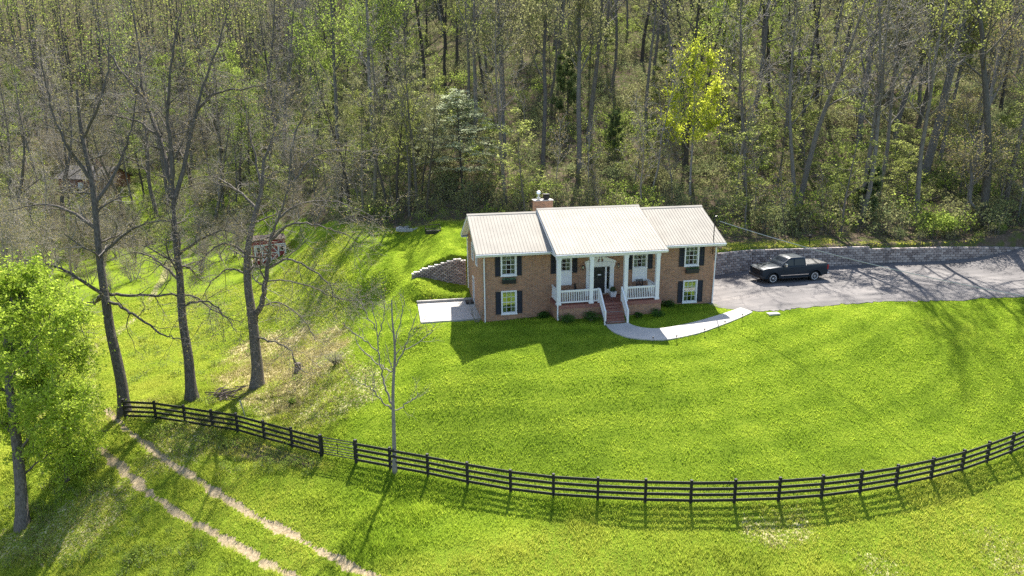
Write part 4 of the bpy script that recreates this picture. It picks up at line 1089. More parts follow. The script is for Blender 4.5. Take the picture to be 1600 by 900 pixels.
    # black wheel wells and underbody
    ub = MB(); ub.box(-2.7, 2.6, -.66, .66, .30, .52); ub.box(FA - .49, FA + .49, -.9, .9, .50, .915) if False else None
    ub.build('underbody', M['plastic'], T)
    g = MB(); g.box(2.79, 2.835, -.60, .60, .70, 1.12)
    for k in range(8): z = .73 + k * .05; g.box(2.836, 2.85, -.58, .58, z, z + .022)
    g.build('grille', M['plastic'], T)
    MB().box(2.55, 2.92, -.97, .97, .44, .66).build('front_bumper', M['plastic'], T, .05)
    MB().box(-3.08, -2.9, -.95, .95, .46, .66).build('rear_bumper', M['chrome'], T, .03)
    tn = MB(); tn.box(-2.88, -1.06, -.86, .86, 1.392, 1.425)
    for x in (-2.28, -1.66): tn.box(x - .02, x + .02, -.86, .86, 1.4255, 1.435)
    tn.build('bed_cover', M['tonneau'], T, .01)
    MB().box(-2.975, -2.94, -.78, .78, .74, 1.33).build('tailgate', M['paint'], T, .015)
    return T
wzf = tz(24.5, 3.9) + .035
build_truck((25.55, 3.93, wzf), PI + math.radians(1.0))

# ------------------------------------------------------------------ shed and far house
def build_shed():
    p = ground_hit(424, 407); rz = math.radians(16)
    R_ = empty('garden_shed', tuple(p), rz, 'small red barn-style shed with white trim behind the bare trees', 'shed')
    Wd, Dp, WH, Hh = 3.5, 2.6, 2.5, 1.95
    w = MB(); w.box(-Wd / 2, Wd / 2, 0, Dp, -.3, WH)
    for x in (-Wd / 2, Wd / 2 - .05): w.prism([(0, WH), (Dp, WH), (Dp * .8, WH + .22), (Dp / 2, WH + .34), (Dp * .2, WH + .22)], 'x', x, x + .05)
    w.build('wall', M['barn_red'], R_)
    r_ = MB(); q = [(-.10, WH - .02), (Dp * .2, WH + .25), (Dp / 2, WH + .38), (Dp * .8, WH + .25), (Dp + .10, WH - .02)]
    r_.prism(q + [(y, z - .05) for y, z in q[::-1]], 'x', -Wd / 2 - .10, Wd / 2 + .10)
    r_.build('roof', simple('dull_brown_shingle', (.12, .095, .08), .95, var=.3, spec=.05), R_)
    t = MB()
    for x in (-Wd / 2, Wd / 2 - .1, -.95, .85): t.box(x - .02, x + .12, -.04, -.002, -.1, Hh)
    t.box(-Wd / 2 + .12, -.97, -.04, -.002, Hh - .14, Hh); t.box(-.83, .83, -.04, -.002, Hh - .14, Hh); t.box(.97, Wd / 2 - .12, -.04, -.002, Hh - .14, Hh)
    t.box(-.06, .06, -.045, -.0025, -.1, Hh - .145); t.build('trim', M['white'], R_)
    for s in (-1, 1):
        a, b = (-.84, -.07) if s < 0 else (.07, .84)
        d = MB(); d.box(a, b, -.03, -.001, 0, Hh - .11); do_ = d.build('door', M['barn_red'], R_)
        x_ = MB(); x_.box(a, b, -.045, -.0305, .85, .95)
        x_.beam((a + .04, -.046, .05), (b - .04, -.046, .84), .02, .09); x_.beam((a + .04, -.047, 1.78), (b - .04, -.047, .96), .02, .09); x_.build('brace', M['white'], do_)
    for x0, x1 in ((-1.58, -1.05), (1.05, 1.58)):
        f = MB(); f.box(x0, x1, -.05, -.0025, 1.05, 1.12); f.box(x0, x1, -.05, -.0025, 1.68, 1.75); f.box(x0, x0 + .07, -.05, -.0025, 1.12, 1.68); f.box(x1 - .07, x1, -.05, -.0025, 1.12, 1.68)
        fo = f.build('window', M['white'], R_); MB().box(x0 + .07, x1 - .07, -.02, -.003, 1.12, 1.68).build('pane', M['car_glass'], fo)
build_shed()
def build_far_house():
    p = onz(128, 300, .6); p[2] = tz(p[0], p[1])
    R_ = empty('far_house', tuple(p), math.radians(-28), 'distant brick cottage with grey roof half hidden by trees in the left valley', 'house')
    w = MB(); w.box(-5, 5, 0, 6, -.5, 2.9)
    for x in (-5, 4.8): w.prism([(0, 2.9), (6, 2.9), (3, 4.6)], 'x', x, x + .2)
    w.build('wall', M['brick_red'], R_)
    r_ = MB(); q = [(-.5, 2.75), (3, 4.75), (6.5, 2.75)]; r_.prism(q + [(y, z - .12) for y, z in q[::-1]], 'x', -5.5, 5.5); r_.build('roof', M['roof_grey'], R_)
    MB().box(1.2, 2.2, 2.6, 3.5, 3.5, 6.0).build('chimney', M['brick_red'], R_)
    for x in (-3.4, 2.4):
        f = MB(); f.box(x, x + 1.1, -.05, -.002, .9, 1.0); f.box(x, x + 1.1, -.05, -.002, 2.1, 2.2); f.box(x, x + .1, -.05, -.002, 1.0, 2.1); f.box(x + 1.0, x + 1.1, -.05, -.002, 1.0, 2.1)
        fo = f.build('window', M['white'], R_); MB().box(x + .1, x + 1.0, -.03, -.003, 1.0, 2.1).build('pane', M['car_glass'], fo)
    MB().box(-.6, .5, -.04, -.002, 0, 2.1).build('door', M['white'], R_)
build_far_house()

# ------------------------------------------------------------------ tree growing
def unit(v): return v / (np.linalg.norm(v) + 1e-12)
class Tree:
    def __init__(s, seed): s.rng = np.random.default_rng(seed); s.trunk = []; s.twig = []; s.lp = []
    def path(s, p, d, Ln, r, seg, wob, up, taper=.3):
        P = [np.array(p, float)]; d = unit(np.array(d, float)); R = [r]
        for i in range(seg):
            d = unit(d + s.rng.normal(0, wob, 3) + np.array([0, 0, up])); P.append(P[-1] + d * Ln / seg); R.append(r * (1 - (1 - taper) * (i + 1) / seg))
        return np.array(P), np.array(R)
    def spread(s, P, R, lev, levels, thick=1, tmin=None):
        if lev >= len(levels): return
        c = levels[lev]; n = max(1, int(round(c['n'] * s.rng.uniform(.8, 1.2)))); N = len(P) - 1
        az = s.rng.uniform(0, 6.28); base = float(np.linalg.norm(np.diff(P, axis=0), axis=1).sum())
        for k in range(n):
            t0 = c['t0'] if tmin is None else tmin
            t = t0 + (1 - t0) * (k + s.rng.random()) / n; f = t * N; i = min(int(f), N - 1); q = f - i
            p = P[i] * (1 - q) + P[i + 1] * q; r = (R[i] * (1 - q) + R[i + 1] * q); d = unit(P[i + 1] - P[i])
            az += 2.4 + s.rng.normal(0, .5); ref = np.array([0, 0, 1.]) if abs(d[2]) < .9 else np.array([1., 0, 0])
            a1 = unit(np.cross(d, ref)); a2 = np.cross(d, a1); an = math.radians(c['ang'] + s.rng.normal(0, 10))
            cd = d * math.cos(an) + (a1 * math.cos(az) + a2 * math.sin(az)) * math.sin(an)
            cd = unit(cd * np.array([1, 1, c.get('fz', 1.)])); u = (t - t0) / (1 - t0 + 1e-9)
            Ln = (c['len'] if c.get('abs') else c['len'] * base) * (1 - c.get('fall', .5) * u) * s.rng.uniform(.7, 1.25)
            rr = max(c.get('rmin', .012), min(r * .75, r * c.get('rr', .5)))
            Q, RQ = s.path(p, cd, Ln, rr, c['seg'], c['wob'], c['up'])
            (s.trunk if lev < thick else s.twig).append((Q, RQ, c.get('k', 4)))
            lf = c.get('leaf', 0)
            if lf:
                m = s.rng.poisson(lf)
                for _ in range(m):
                    g = 1. - .75 * s.rng.random() ** 1.6 * (len(Q) - 1); j = min(int(g), len(Q) - 2); h = g - j
                    s.lp.append(Q[j] * (1 - h) + Q[j + 1] * h + s.rng.normal(0, c.get('ls', .12), 3) * np.array([1, 1, c.get('lz', 1.)]))
            s.spread(Q, RQ, lev + 1, levels, thick)
def tubes(lst):
    by = {}
    for P, R, k in lst: by.setdefault((len(P), k), []).append((P, R))
    VV, FF, off = [], [], 0
    for (n, k), it in by.items():
        P = np.array([i[0] for i in it]); R = np.array([i[1] for i in it]); B = len(P)
        T = np.gradient(P, axis=1); T /= np.linalg.norm(T, axis=2, keepdims=True) + 1e-12
        md = P[:, -1] - P[:, 0]; ref = np.where((np.abs(md[:, 2]) < .7 * np.linalg.norm(md, axis=1))[:, None], np.array([0, 0, 1.]), np.array([1., .13, 0]))
        A = np.cross(T, ref[:, None, :]); A /= np.linalg.norm(A, axis=2, keepdims=True) + 1e-12; C = np.cross(T, A)
        an = 2 * PI * np.arange(k) / k
        V = P[:, :, None] + R[:, :, None, None] * (A[:, :, None] * np.cos(an)[None, None, :, None] + C[:, :, None] * np.sin(an)[None, None, :, None])
        idx = np.arange(B * n * k).reshape(B, n, k)
        F = np.stack([idx[:, :-1], np.roll(idx, -1, 2)[:, :-1], np.roll(idx, -1, 2)[:, 1:], idx[:, 1:]], -1).reshape(-1, 4)
        VV.append(V.reshape(-1, 3)); FF.append(F + off); off += B * n * k
    if not VV: return np.zeros((0, 3)), np.zeros((0, 4), int)
    return np.concatenate(VV), np.concatenate(FF)
def tree_meshes(t, bark, twig, leaf, size, flat=0., nm='tree'):
    V, F = tubes(t.trunk); tm = np_mesh('trunk', V, [(F, 0)], [M[bark]], True)
    V2, F2 = tubes(t.twig); gr = []; vs = [V2]
    if len(F2): gr.append((F2, 0))
    if t.lp:
        V3, F3_ = leaf_quads(t.rng, np.array(t.lp), size, flat); gr.append((F3_ + len(V2), 1)); vs.append(V3)
    cm = np_mesh('crown', np.concatenate(vs), gr, [M[twig], M[leaf]])
    return tm, cm
def make_tree(name, meshes, loc, rz=0., sc=1., tilt=(0, 0), label=None, group=None, cat='tree'):
    r = empty(name, loc, rz, label, cat, group); r.scale = (sc, sc, sc); r.rotation_euler = (tilt[0], tilt[1], rz)
    for nm, me in zip(('trunk', 'crown'), meshes): link(bpy.data.objects.new(nm, me), r)
    return r
def flare(P, R):   # root flare at the foot of a trunk
    z = P[:, 2] - P[0, 2]; return R * (1 + .55 * np.exp(-z / .35))

def forest_tree(seed, H, r0, start, levels, wob=.035, lean=.04, top=.12):
    t = Tree(seed); n = 14
    d = np.array([t.rng.normal(0, lean), t.rng.normal(0, lean), 1.])
    P, R = t.path((0, 0, 0), d, H, r0, n, wob, .03, top)
    # dense samples at the foot for the flare
    foot = np.array([[0, 0, -.5], [0, 0, .0], [0, 0, .35]]); foot[2] = P[0] + (P[1] - P[0]) * .2
    P2 = np.concatenate([foot, P[1:]]); R2 = np.concatenate([[r0 * 1.6, r0 * 1.4, r0 * 1.08], R[1:]])
    t.trunk.append((P2, R2, 8)); t.spread(P, R, 0, levels, 1, start); return t
def lv(n1, l1, a1, n2, l2, n3, l3, leaf, up=.08, ls=.2, lz=1., rmin=.016, a2=48, leaf2=0, wob=.16):
    return [dict(n=n1, t0=.4, ang=a1, len=l1, seg=6, wob=wob * .8, up=up, k=5, rr=.42, rmin=.03, fall=.55),
            dict(n=n2, t0=.25, ang=a2, len=l2, seg=4, wob=wob, up=up * .6, k=3, rr=.5, rmin=rmin * 1.2, leaf=leaf2, ls=ls, lz=lz, fall=.4),
            dict(n=n3, t0=.15, ang=45, len=l3, seg=3, wob=wob * 1.1, up=up * .5, k=3, rr=.6, rmin=rmin, leaf=leaf, ls=ls, lz=lz, fall=.4)]
KINDS = {}
def thicket(seed):
    t = Tree(seed)
    for q in range(4):
        a = t.rng.uniform(0, 6.28); o = np.array([math.cos(a) * .25, math.sin(a) * .25, -.3])
        P, R = t.path(o, (math.cos(a) * .32, math.sin(a) * .32, 1), t.rng.uniform(5, 8), .10, 9, .10, .03, .12); t.trunk.append((P, R, 6))
        t.spread(P, R, 0, [dict(n=13, t0=.12, ang=50, len=2.2, abs=True, seg=5, wob=.17, up=.05, k=4, rr=.4, rmin=.018, fall=.4), dict(n=7, t0=.2, ang=46, len=1.1, abs=True, seg=3, wob=.18, up=.04, k=3, rr=.5, rmin=.010, fall=.3, leaf=.5, ls=.1),
                           dict(n=5, t0=.15, ang=42, len=.6, abs=True, seg=2, wob=.15, up=.03, k=3, rr=.6, rmin=.007, leaf=.9, ls=.1)], 1)
    return t
def kind(key, n, fn, bark, twig, leaf, size, flat=0.):
    KINDS[key] = [tree_meshes(fn(i), bark, twig, leaf, size, flat) for i in range(n)]
kind('tall', 4, lambda i: forest_tree(100 + i, 25 + 2 * i, .30 + .03 * i, .42, lv(17, .26, 48, 7, .42, 5, .42, 5.2, .10, .18)), 'bark', 'twig_dark', 'leaf_yellow', .235)
kind('olive', 3, lambda i: forest_tree(120 + i, 23 + 2 * i, .26 + .03 * i, .38, lv(17, .26, 50, 7, .42, 5, .42, 4.0, .09, .18)), 'bark_dark', 'twig_dark', 'leaf_olive', .22)
kind('bare', 4, lambda i: forest_tree(140 + i, 22 + 2.2 * i, .24 + .04 * i, .36, lv(18, .28, 46, 7, .44, 5, .45, .4, .10, .2, rmin=.022)), 'bark', 'twig', 'leaf_bud', .16)
kind('thicket', 4, lambda i: thicket(250 + i), 'twig', 'twig', 'leaf_bud', .13)
BB = [dict(n=15, t0=.3, ang=52, len=5.0, abs=True, seg=7, wob=.17, up=.05, k=5, rr=.45, rmin=.045, fall=.5), dict(n=8, t0=.2, ang=48, len=2.5, abs=True, seg=5, wob=.2, up=.02, k=4, rr=.45, rmin=.017, fall=.35, leaf=.3),
      dict(n=5, t0=.2, ang=45, len=1.25, abs=True, seg=4, wob=.2, up=.02, k=3, rr=.55, rmin=.009, fall=.3, leaf=.9, ls=.1)]
kind('bigbare', 3, lambda i: forest_tree(270 + i, 19 + 2 * i, .32 + .03 * i, .3, BB, .06, .06, .12), 'bark_hero', 'twig', 'leaf_bud', .14)
kind('green', 3, lambda i: forest_tree(160 + i, 17 + 2 * i, .20 + .03 * i, .25, lv(18, .25, 55, 7, .42, 6, .42, 5.5, .06, .32)), 'bark_dark', 'twig_dark', 'leaf_green', .24)
kind('young', 4, lambda i: forest_tree(180 + i, 7 + 1.6 * i, .075 + .015 * i, .15, lv(15, .34, 66, 6, .40, 5, .42, 4.5, .02, .22, .3), .05, .08), 'bark', 'twig_dark', 'leaf_spray', .24, .8)
kind('sapling', 4, lambda i: forest_tree(200 + i, 6 + 1.7 * i, .055 + .012 * i, .2, lv(13, .33, 38, 6, .42, 5, .45, .8, .08, .15, 1., .014), .06, .08), 'twig', 'twig', 'leaf_bud', .15)
kind('cedar', 2, lambda i: forest_tree(220 + i, 6.5 + 2 * i, .13, .06, lv(30, .30, 62, 8, .38, 5, .40, 9, .05, .16, .8), .02, .02), 'bark_dark', 'twig_dark', 'leaf_cedar', .22)

# ------------------------------------------------------------------ hero trees traced as real limbs at their own distance
def hero(name, label, zc, trunk, limbs, r0, bark, twig, leaf, size, levels, seed, leaf_flat=0., cat='tree', rtop=.22, thick=1, trunk_sub=.55):
    """trunk: [(px,py)], limbs: list of (path[(px,py,depth offset)], r0)"""
    t = Tree(seed)
    def w(px, py, dz=0.): return dep(px, py, zc + dz)
    g = ground_hit(*trunk[0][:2]); zc = float((g - CAM) @ F3)
    T = np.array([w(*p) for p in trunk]); T = smooth_path(T, 5); o = T[0].copy(); T = T - o
    n = len(T); R = r0 * (rtop + (1 - rtop) * (1 - np.linspace(0, 1, n)) ** .8); s = np.linalg.norm(T, axis=1); R = R * (1 + .5 * np.exp(-s / .45))
    T[0, 2] -= .4
    t.trunk.append((T, R, 12)); t.spread(T, R, 0, levels, thick, trunk_sub)
    for path, lr in limbs:
        Q = smooth_path(np.array([w(*p) for p in path]), 5) - o
        Q[1:-1] += t.rng.normal(0, .04, (len(Q) - 2, 3))
        RQ = np.linspace(lr * .85, max(.018, lr * .14), len(Q)); t.trunk.append((Q, RQ, 7)); t.spread(Q, RQ, 0, levels, thick, .18)
    return make_tree(name, tree_meshes(t, bark, twig, leaf, size, leaf_flat), tuple(o), label=label, cat=cat)
HL = [dict(n=12, t0=.15, ang=50, len=2.9, abs=True, seg=6, wob=.22, up=-.01, k=4, rr=.42, rmin=.014, fall=.3),
      dict(n=8, t0=.15, ang=48, len=1.6, abs=True, seg=5, wob=.24, up=.0, k=3, rr=.5, rmin=.0078, fall=.3, leaf=.25, ls=.08),
      dict(n=4.8, t0=.15, ang=44, len=.9, abs=True, seg=3, wob=.22, up=.02, k=3, rr=.6, rmin=.0046, fall=.3, leaf=.7, ls=.08)]
hero('bare_tree', 'leaning grey tree whose trunk stands at the left end of the black board fence', 47,
     [(195, 646), (190, 600), (181, 555), (173, 520), (166, 475), (160, 435), (155, 394), (150, 340), (143, 280), (128, 210), (120, 140)],
     [([(167, 470, 0), (190, 480, -.8), (213, 494, -1.5), (249, 520, -2), (272, 527, -2.3), (300, 530, -2.5)], .14),
      ([(166, 466, 0), (132, 440, -1), (95, 420, -1.5), (64, 410, -2), (20, 405, -2.5)], .16),
      ([(160, 455, 0), (190, 462, .5), (245, 461, 1), (299, 463, 1.5), (338, 487, 1.5), (380, 505, 1.5)], .15),
      ([(160, 463, 0), (145, 474, .8), (128, 488, 1.5), (115, 515, 2), (100, 545, 2.5)], .20),
      ([(156, 400, 0), (190, 370, .5), (225, 350, 0), (262, 345, -1)], .15),
      ([(152, 360, 0), (110, 330, 1), (60, 320, 2), (10, 330, 2)], .16),
      ([(148, 320, 0), (185, 260, 1), (205, 200, 1.5), (215, 130, 2)], .16),
      ([(143, 280, 0), (100, 220, -1), (75, 150, -1.5), (60, 70, -2)], .16),
      ([(130, 215, 0), (160, 150, -1), (170, 80, -1), (165, 10, -1)], .12)],
     .38, 'bark_hero', 'twig', 'leaf_bud', .12, [dict(HL[0], n=9), dict(HL[1], n=6.5), HL[2]], 301)
hero('bare_tree', 'tall forked grey tree second from the left behind the black fence', 48,
     [(300, 624), (297, 590), (294, 556), (285, 497), (281, 433), (276, 394), (272, 340), (270, 300)],
     [([(271, 310, 0), (262, 262, .4), (249, 213, .8), (225, 150, 1.2), (216, 70, 1.5), (205, 0, 1.5)], .26),
      ([(270, 305, 0), (268, 240, -.5), (262, 170, -1), (270, 90, -1.5), (284, 5, -1.5)], .22),
      ([(272, 320, 0), (289, 250, 0), (308, 175, .5), (340, 145, 1), (385, 138, 1), (440, 122, 1)], .20),
      ([(303, 190, .3), (322, 120, .6), (345, 60, 1), (360, 0, 1)], .13),
      ([(249, 213, .8), (215, 190, 1.5), (170, 180, 2.5), (120, 185, 3)], .13),
      ([(278, 400, 0), (310, 375, -1), (345, 360, -2), (372, 368, -3)], .13),
      ([(281, 440, 0), (250, 410, 1), (215, 395, 2), (190, 400, 2.5)], .12),
      ([(284, 480, 0), (320, 470, -1), (350, 492, -1.5), (370, 520, -2)], .10),
      ([(230, 160, 1), (190, 110, 1), (160, 60, 1.5), (145, 0, 1.5)], .12)],
     .38, 'bark_hero', 'twig', 'leaf_bud', .12, HL, 302)
hero('bare_tree', 'broad pale-twigged tree nearest the lawn with wide drooping limbs', 49,
     [(402, 604), (402, 575), (399, 545), (396, 512), (392, 480), (388, 452), (386, 420), (388, 385), (396, 345), (408, 300), (412, 250)],
     [([(396, 505, 0), (410, 465, -.4), (417, 425, -.7), (422, 380, -1), (438, 335, -1.3), (452, 290, -1.5)], .26),
      ([(418, 420, -.8), (450, 405, -1.5), (485, 420, -2), (515, 445, -2.5), (520, 462, -2.6), (535, 465, -2.7)], .10),
      ([(424, 375, -1), (455, 350, -1.6), (495, 352, -2), (530, 362, -2.2), (560, 376, -2.4)], .11),
      ([(436, 340, -1.3), (470, 318, -1), (520, 315, -1), (560, 328, -1), (590, 345, -1)], .10),
      ([(452, 295, -1.5), (480, 255, -1), (520, 235, -.5), (560, 240, 0)], .10),
      ([(450, 300, -1.5), (455, 240, -2), (470, 190, -2), (490, 160, -2)], .11),
      ([(410, 295, 0), (395, 230, .5), (385, 180, 1), (380, 140, 1)], .12),
      ([(400, 325, 0), (360, 290, 1), (325, 275, 1.5), (290, 285, 2)], .12),
      ([(388, 400, 0), (355, 380, -1), (325, 395, -1.5), (300, 420, -2)], .12),
      ([(386, 430, 0), (360, 420, 1), (330, 440, 1.5), (315, 470, 2)], .10),
      ([(400, 528, 0), (425, 533, -.6), (452, 545, -1.2), (466, 575, -1.6), (490, 585, -1.9)], .09),
      ([(394, 490, 0), (430, 472, -1), (470, 495, -1.8), (492, 530, -2.3)], .08),
      ([(412, 255, 0), (430, 200, .4), (440, 160, .8)], .10),
      ([(412, 440, -.5), (445, 438, -1.6), (490, 450, -2.2), (540, 470, -2.8), (575, 465, -3)], .07)],
     .42, 'bark_hero', 'twig', 'leaf_bud', .12, HL, 303)
SLV = [dict(n=6, t0=.2, ang=38, len=1.5, abs=True, seg=4, wob=.12, up=.12, k=4, rr=.45, rmin=.013, fall=.5),
       dict(n=4, t0=.3, ang=36, len=.7, abs=True, seg=3, wob=.12, up=.12, k=3, rr=.6, rmin=.008, fall=.3, leaf=.25, ls=.04)]
hero('young_tree', 'slender leafless young tree with smooth pale bark rising behind the fence', 40.5,
     [(617, 738), (616, 700), (615, 660), (614, 625), (615, 590), (617, 560), (616, 530), (613, 500), (612, 468)],
     [([(614, 635, 0), (604, 610, .2), (597, 585, .3), (592, 550, .4), (588, 515, .5), (580, 470, .6)], .075),
      ([(613, 640, 0), (595, 625, -.5), (585, 612, -.8), (570, 602, -1.1), (548, 590, -1.4)], .055),
      ([(585, 612, -.8), (584, 600, -.9), (586, 580, -1)], .03),
      ([(616, 643, 0), (632, 634, .4), (645, 624, .7), (655, 615, 1)], .045),
      ([(616, 582, 0), (600, 575, .6), (580, 560, 1), (560, 540, 1.3), (553, 520, 1.5)], .05),
      ([(592, 552, .4), (575, 535, .3), (552, 520, .2), (535, 505, 0)], .045),
      ([(616, 575, 0), (630, 550, -.3), (640, 520, -.6), (652, 490, -.8)], .055),
      ([(632, 547, -.3), (655, 535, -.2), (672, 520, 0), (680, 505, 0)], .04),
      ([(590, 530, .5), (600, 500, .8), (600, 470, 1)], .04),
      ([(616, 540, 0), (625, 505, .4), (632, 470, .6)], .04),
      ([(588, 515, .5), (572, 490, .3), (563, 468, .2)], .04)],
     .12, 'bark_pale', 'bark_pale', 'leaf_orange', .085, SLV, 304, rtop=.22, trunk_sub=.5)
# bright leafy tree at the left edge
LL = [dict(n=12, t0=.2, ang=58, len=2.3, abs=True, seg=5, wob=.16, up=-.01, k=4, rr=.4, rmin=.02, fall=.35),
      dict(n=8, t0=.15, ang=50, len=1.2, abs=True, seg=4, wob=.2, up=-.03, k=3, rr=.5, rmin=.013, fall=.3, leaf=9, ls=.15),
      dict(n=6, t0=.1, ang=45, len=.65, abs=True, seg=3, wob=.2, up=-.05, k=3, rr=.6, rmin=.009, fall=.3, leaf=13, ls=.13)]
hero('leafy_tree', 'bright lime-green leafy tree crowding the left edge of the field', 41,
     [(35, 822), (33, 770), (28, 710), (22, 660), (14, 600), (10, 550), (12, 500), (18, 465)],
     [([(28, 710, 0), (55, 670, -.8), (85, 640, -1.4), (112, 630, -1.8)], .10), ([(20, 650, 0), (50, 600, .8), (80, 560, 1.2), (105, 530, 1.5)], .11),
      ([(14, 600, 0), (45, 545, -.8), (70, 505, -1.2), (90, 478, -1.5)], .10), ([(12, 540, 0), (-20, 500, .5), (-45, 480, .8)], .09), ([(24, 680, 0), (-10, 650, .8), (-40, 640, 1)], .09),
      ([(32, 750, 0), (62, 720, .9), (95, 700, 1.3), (125, 705, 1.6)], .08), ([(12, 500, 0), (30, 465, .5), (50, 440, .8)], .08)],
     .34, 'bark_hero', 'twig_dark', 'leaf_bright', .17, LL, 305, trunk_sub=.35)
hero('leafy_tree', 'slim second trunk with green leaves just right of the bright tree at the left edge', 43.5,
     [(105, 752), (102, 715), (100, 680), (98, 640), (92, 600), (88, 560)],
     [([(100, 690, 0), (120, 660, .5), (135, 640, .7)], .05), ([(98, 650, 0), (75, 620, -.5), (60, 600, -.8)], .05), ([(92, 600, 0), (112, 570, .3), (125, 550, .5)], .05)],
     .13, 'bark_hero', 'twig_dark', 'leaf_bright', .16, [dict(LL[0], n=7, len=1.6), dict(LL[1], n=6, len=.9, leaf=4), dict(LL[2], n=4, leaf=6)], 306)
# white flowering dogwood, layered
DW = [dict(n=7, t0=.25, ang=55, len=1.1, abs=True, seg=4, wob=.06, up=.0, k=3, rr=.5, rmin=.012, fall=.4, fz=.15, leaf=4, ls=.15, lz=.25),
      dict(n=5, t0=.15, ang=48, len=.65, abs=True, seg=3, wob=.06, up=.0, k=3, rr=.5, rmin=.008, fall=.3, fz=.15, leaf=6, ls=.16, lz=.3)]
_tiers = []
for q in range(46):
    u = (q + .5) / 46; ty = 276 - 134 * u + rnd.gauss(0, 2.5); hw = (30 + 46 * math.sin(PI * min(1, .12 + u * .95)) ** .8) * (1 if u < .6 else 1 - (u - .6) * 1.3)
    a = q * 2.4; k = rnd.uniform(.7, 1.12); cx_ = 721 - (296 - ty) * .06; lift = hw * .12
    _tiers.append(([(cx_, ty, 0), (cx_ + hw * .5 * k * math.cos(a), ty - lift, 1.9 * hw / 66 * math.sin(a)), (cx_ + hw * k * math.cos(a), ty - lift * .3, 3.8 * hw / 66 * math.sin(a))], .04))
hero('dogwood', 'pale grey-green flowering dogwood with flat layered branches at the edge of the woods', 75,
     [(722, 296), (721, 268), (719, 240), (717, 210), (716, 182), (713, 156), (712, 140)], _tiers,
     .12, 'bark_dark', 'twig_dark', 'leaf_white', .22, DW, 307, 1.0, trunk_sub=.9)
# lime young maple behind the right end of the roof
MP = [dict(n=13, t0=.2, ang=42, len=1.9, abs=True, seg=5, wob=.12, up=.07, k=4, rr=.45, rmin=.018, fall=.4),
      dict(n=8, t0=.15, ang=46, len=1.0, abs=True, seg=4, wob=.14, up=.04, k=3, rr=.5, rmin=.011, fall=.3, leaf=11, ls=.2, lz=.7)]
hero('lime_maple', 'bright lime-yellow young tree standing out above the right wing of the roof', 78,
     [(1078, 305), (1079, 270), (1082, 225), (1084, 180), (1085, 135), (1086, 95), (1085, 72)],
     [([(1081, 215, 0), (1062, 180, -.5), (1052, 150, -.8)], .06), ([(1082, 205, 0), (1105, 170, .5), (1118, 135, .7)], .06), ([(1084, 160, 0), (1068, 120, .6), (1062, 95, .8)], .05), ([(1084, 150, 0), (1102, 115, -.5), (1112, 92, -.7)], .05), ([(1080, 238, 0), (1060, 212, .5), (1046, 195, .7)], .05), ([(1080, 232, 0), (1100, 205, -.5), (1115, 190, -.8)], .05)],
     .12, 'twig', 'twig_dark', 'leaf_lime', .25, MP, 308, trunk_sub=.35)
